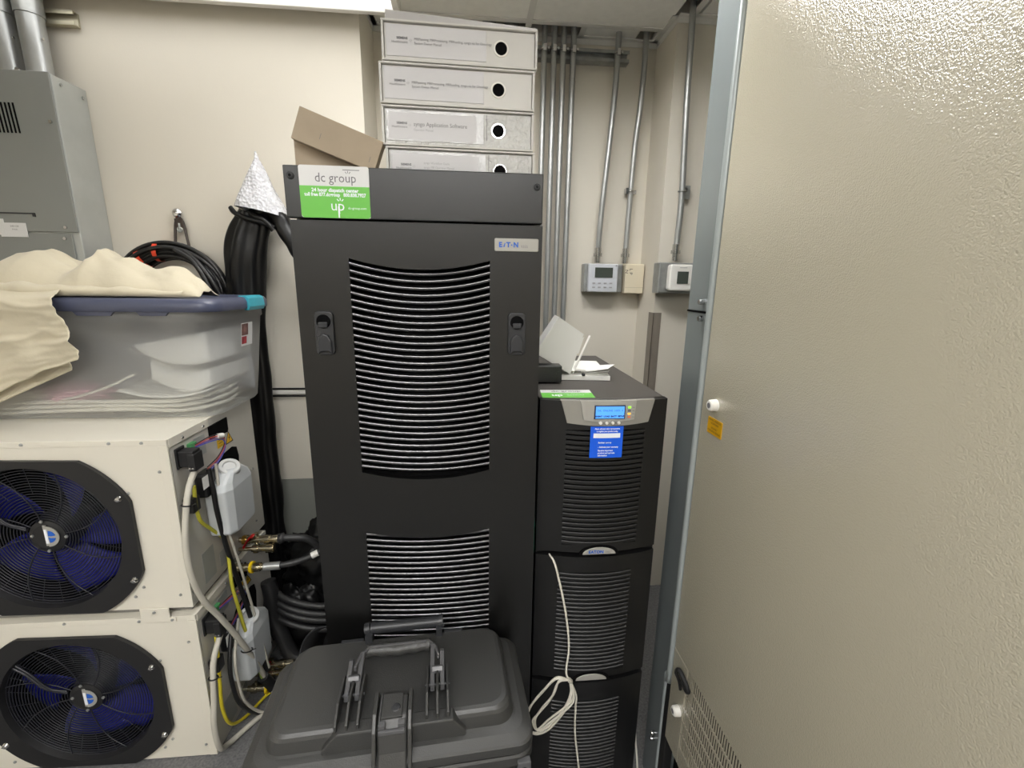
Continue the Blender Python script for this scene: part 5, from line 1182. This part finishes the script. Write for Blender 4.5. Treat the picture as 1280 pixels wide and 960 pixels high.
part('lid', rbox([S(0.592, 0.040), S(0.595, 0.042), S(0.612, 0.042), S(0.616, 0.039), S(0.624, 0.024), S(0.626, 0.012), S(0.628, 0.0075), S(0.650, 0.003), S(0.656, 0.0), S(0.6605, -0.005), S(CZT, -0.012)], 0.034), MT['case'], cs, local=True)
# raised middle of the front skirt
part('front_block', M().prism([(-0.128, 0.594), (0.136, 0.594), (0.136, 0.634), (0.112, 0.666), (-0.100, 0.666), (-0.128, 0.634)], yf - 0.016, yf + 0.012, 'y'), MT['case'], cs, bevel=0.003, local=True)
# fold-down handle, hinged between upright ribs
hd = part('handle', M().tube([(-0.066, 0.062, 0.690), (-0.035, 0.062, 0.689), (0.0, 0.060, 0.688), (0.035, 0.062, 0.689), (0.066, 0.062, 0.690)], lambda q: 0.0125 + 0.0018 * math.cos(q * 8 * math.pi), 14, 6, flat=0.75), MT['case'], cs, local=True)
part('top_bar', M().prism([(-0.062, 0.066), (0.066, 0.066), (0.082, 0.046), (0.088, 0.020), (0.083, 0.020), (0.076, 0.044), (0.063, 0.059), (-0.060, 0.059), (-0.073, 0.040), (-0.080, 0.012), (-0.086, 0.012), (-0.079, 0.044)], 0.688, 0.701, 'z'), MT['caseh'], hd, bevel=0.002, local=True)
for sx, nm in ((-1, 'a'), (1, 'b')):
    for dx in (0.073, 0.093):
        x = sx * dx
        part('arm', M().prism([(0.048 - (0.02 if dx > 0.08 else 0), 0.702), (0.060 - (0.02 if dx > 0.08 else 0), 0.696), (-0.026, 0.664), (-0.040, 0.670), (-0.036, 0.682)], x - 0.0045, x + 0.0045, 'x'), MT['caseh'], hd, bevel=0.0015, local=True)
    part('arm_web', M().prism([(0.0, 0.688), (0.0, 0.694), (-0.006, 0.696), (-0.012, 0.690), (-0.012, 0.684)], sx * 0.083 - 0.011, sx * 0.083 + 0.011, 'x'), MT['caseh'], hd, bevel=0.001, local=True)
    for dx in (0.063, 0.083, 0.103):
        x = sx * dx
        part('handle_rib', M().prism([(0.014, 0.660), (0.014, 0.676), (0.004, 0.690), (-0.060, 0.692), (-0.094, 0.676), (-0.094, 0.655)], x - 0.0024, x + 0.0024, 'x'), MT['case'], cs, bevel=0.001, local=True)
    part('hinge_pin', M().cyl((sx * 0.058, -0.032, 0.678), (sx * 0.108, -0.032, 0.678), 0.0035, n=10), MT['handle'], cs, local=True)
# latch between two ribs
for x in (-0.032, 0.032):
    part('latch_rib', M().prism([(-0.034, 0.655), (-0.034, 0.672), (-0.044, 0.691), (-0.090, 0.689), (-0.112, 0.670), (-0.126, 0.640), (-0.140, 0.610), (-0.142, 0.560), (-0.132, 0.40), (-0.085, 0.40), (-0.090, 0.655)], x - 0.0036, x + 0.0036, 'x'), MT['case'], cs, bevel=0.0015, local=True)
lt = part('latch', M().prism([(-0.038, 0.660), (-0.042, 0.678), (-0.052, 0.684), (-0.090, 0.681), (-0.109, 0.662), (-0.120, 0.630), (-0.134, 0.606), (-0.134, 0.588), (-0.098, 0.588), (-0.092, 0.655)], -0.027, 0.027, 'x'), MT['case'], cs, bevel=0.004, local=True)
T_ = Matrix.Translation((0, -0.070, 0.6830)) @ Matrix.Rotation(math.radians(4.5), 4, 'X')
q = M(); q.T = T_; q.box(-0.020, 0.018, -0.026, 0.022, -0.002, 0.0035)
part('release_button', q, MT['case'], lt, bevel=0.0015, local=True)
q = M(); q.T = T_; q.lathe([(0.0, 0.006), (0.007, 0.005), (0.009, 0.003)], (0.006, -0.008, 0.0), (0, 0, 1), 16)
part('button_dimple', q, MT['handle'], lt, local=True)
q = M(); q.T = T_; q.box(-0.0235, -0.021, -0.034, 0.024, -0.002, 0.005).box(-0.024, -0.012, -0.040, -0.030, -0.008, 0.0026).box(0.012, 0.024, -0.040, -0.030, -0.008, 0.0026).box(-0.024, 0.024, -0.046, -0.040, -0.014, -0.006)
part('latch_frame', q, MT['caseh'], lt, bevel=0.0012, local=True)
# rear handle and hinge, corner hasp
part('rear_handle', M().cyl((-0.070, yr + 0.010, 0.682), (0.086, yr + 0.010, 0.682), 0.0125, n=20).cyl((-0.082, yr + 0.010, 0.680), (-0.070, yr + 0.010, 0.682), 0.0145, n=16).cyl((0.086, yr + 0.010, 0.682), (0.096, yr + 0.010, 0.683), 0.0155, n=16)
     .box(-0.080, -0.064, yr - 0.014, yr + 0.012, 0.640, 0.680).box(0.080, 0.094, yr - 0.014, yr + 0.012, 0.640, 0.680), MT['handle'], cs, bevel=0.001, local=True)
part('hinge_plate', M().box(-0.135, -0.085, yr - 0.006, yr + 0.004, 0.655, 0.664), MT['handle'], cs, bevel=0.0015, local=True)
part('hinge_plate', M().box(0.098, 0.140, yr - 0.006, yr + 0.004, 0.655, 0.664), MT['handle'], cs, bevel=0.0015, local=True)
hp = part('padlock_hasp', M().box(h + 0.006, h + 0.032, yf - 0.050, yf - 0.036, 0.545, 0.580), MT['caseh'], cs, bevel=0.002, local=True)
part('padlock_hole', M().cyl((h + 0.019, yf - 0.0505, 0.563), (h + 0.019, yf - 0.046, 0.563), 0.006, n=14), MT['void'], hp, local=True)
# ribs and moulded front panel
part('front_recess_panel', M().box(-0.215, -0.05, yf - 0.030, yf + 0.01, 0.10, 0.535), MT['case'], cs, bevel=0.008, local=True)
part('front_recess_panel', M().box(0.05, 0.215, yf - 0.030, yf + 0.01, 0.10, 0.535), MT['case'], cs, bevel=0.008, local=True)
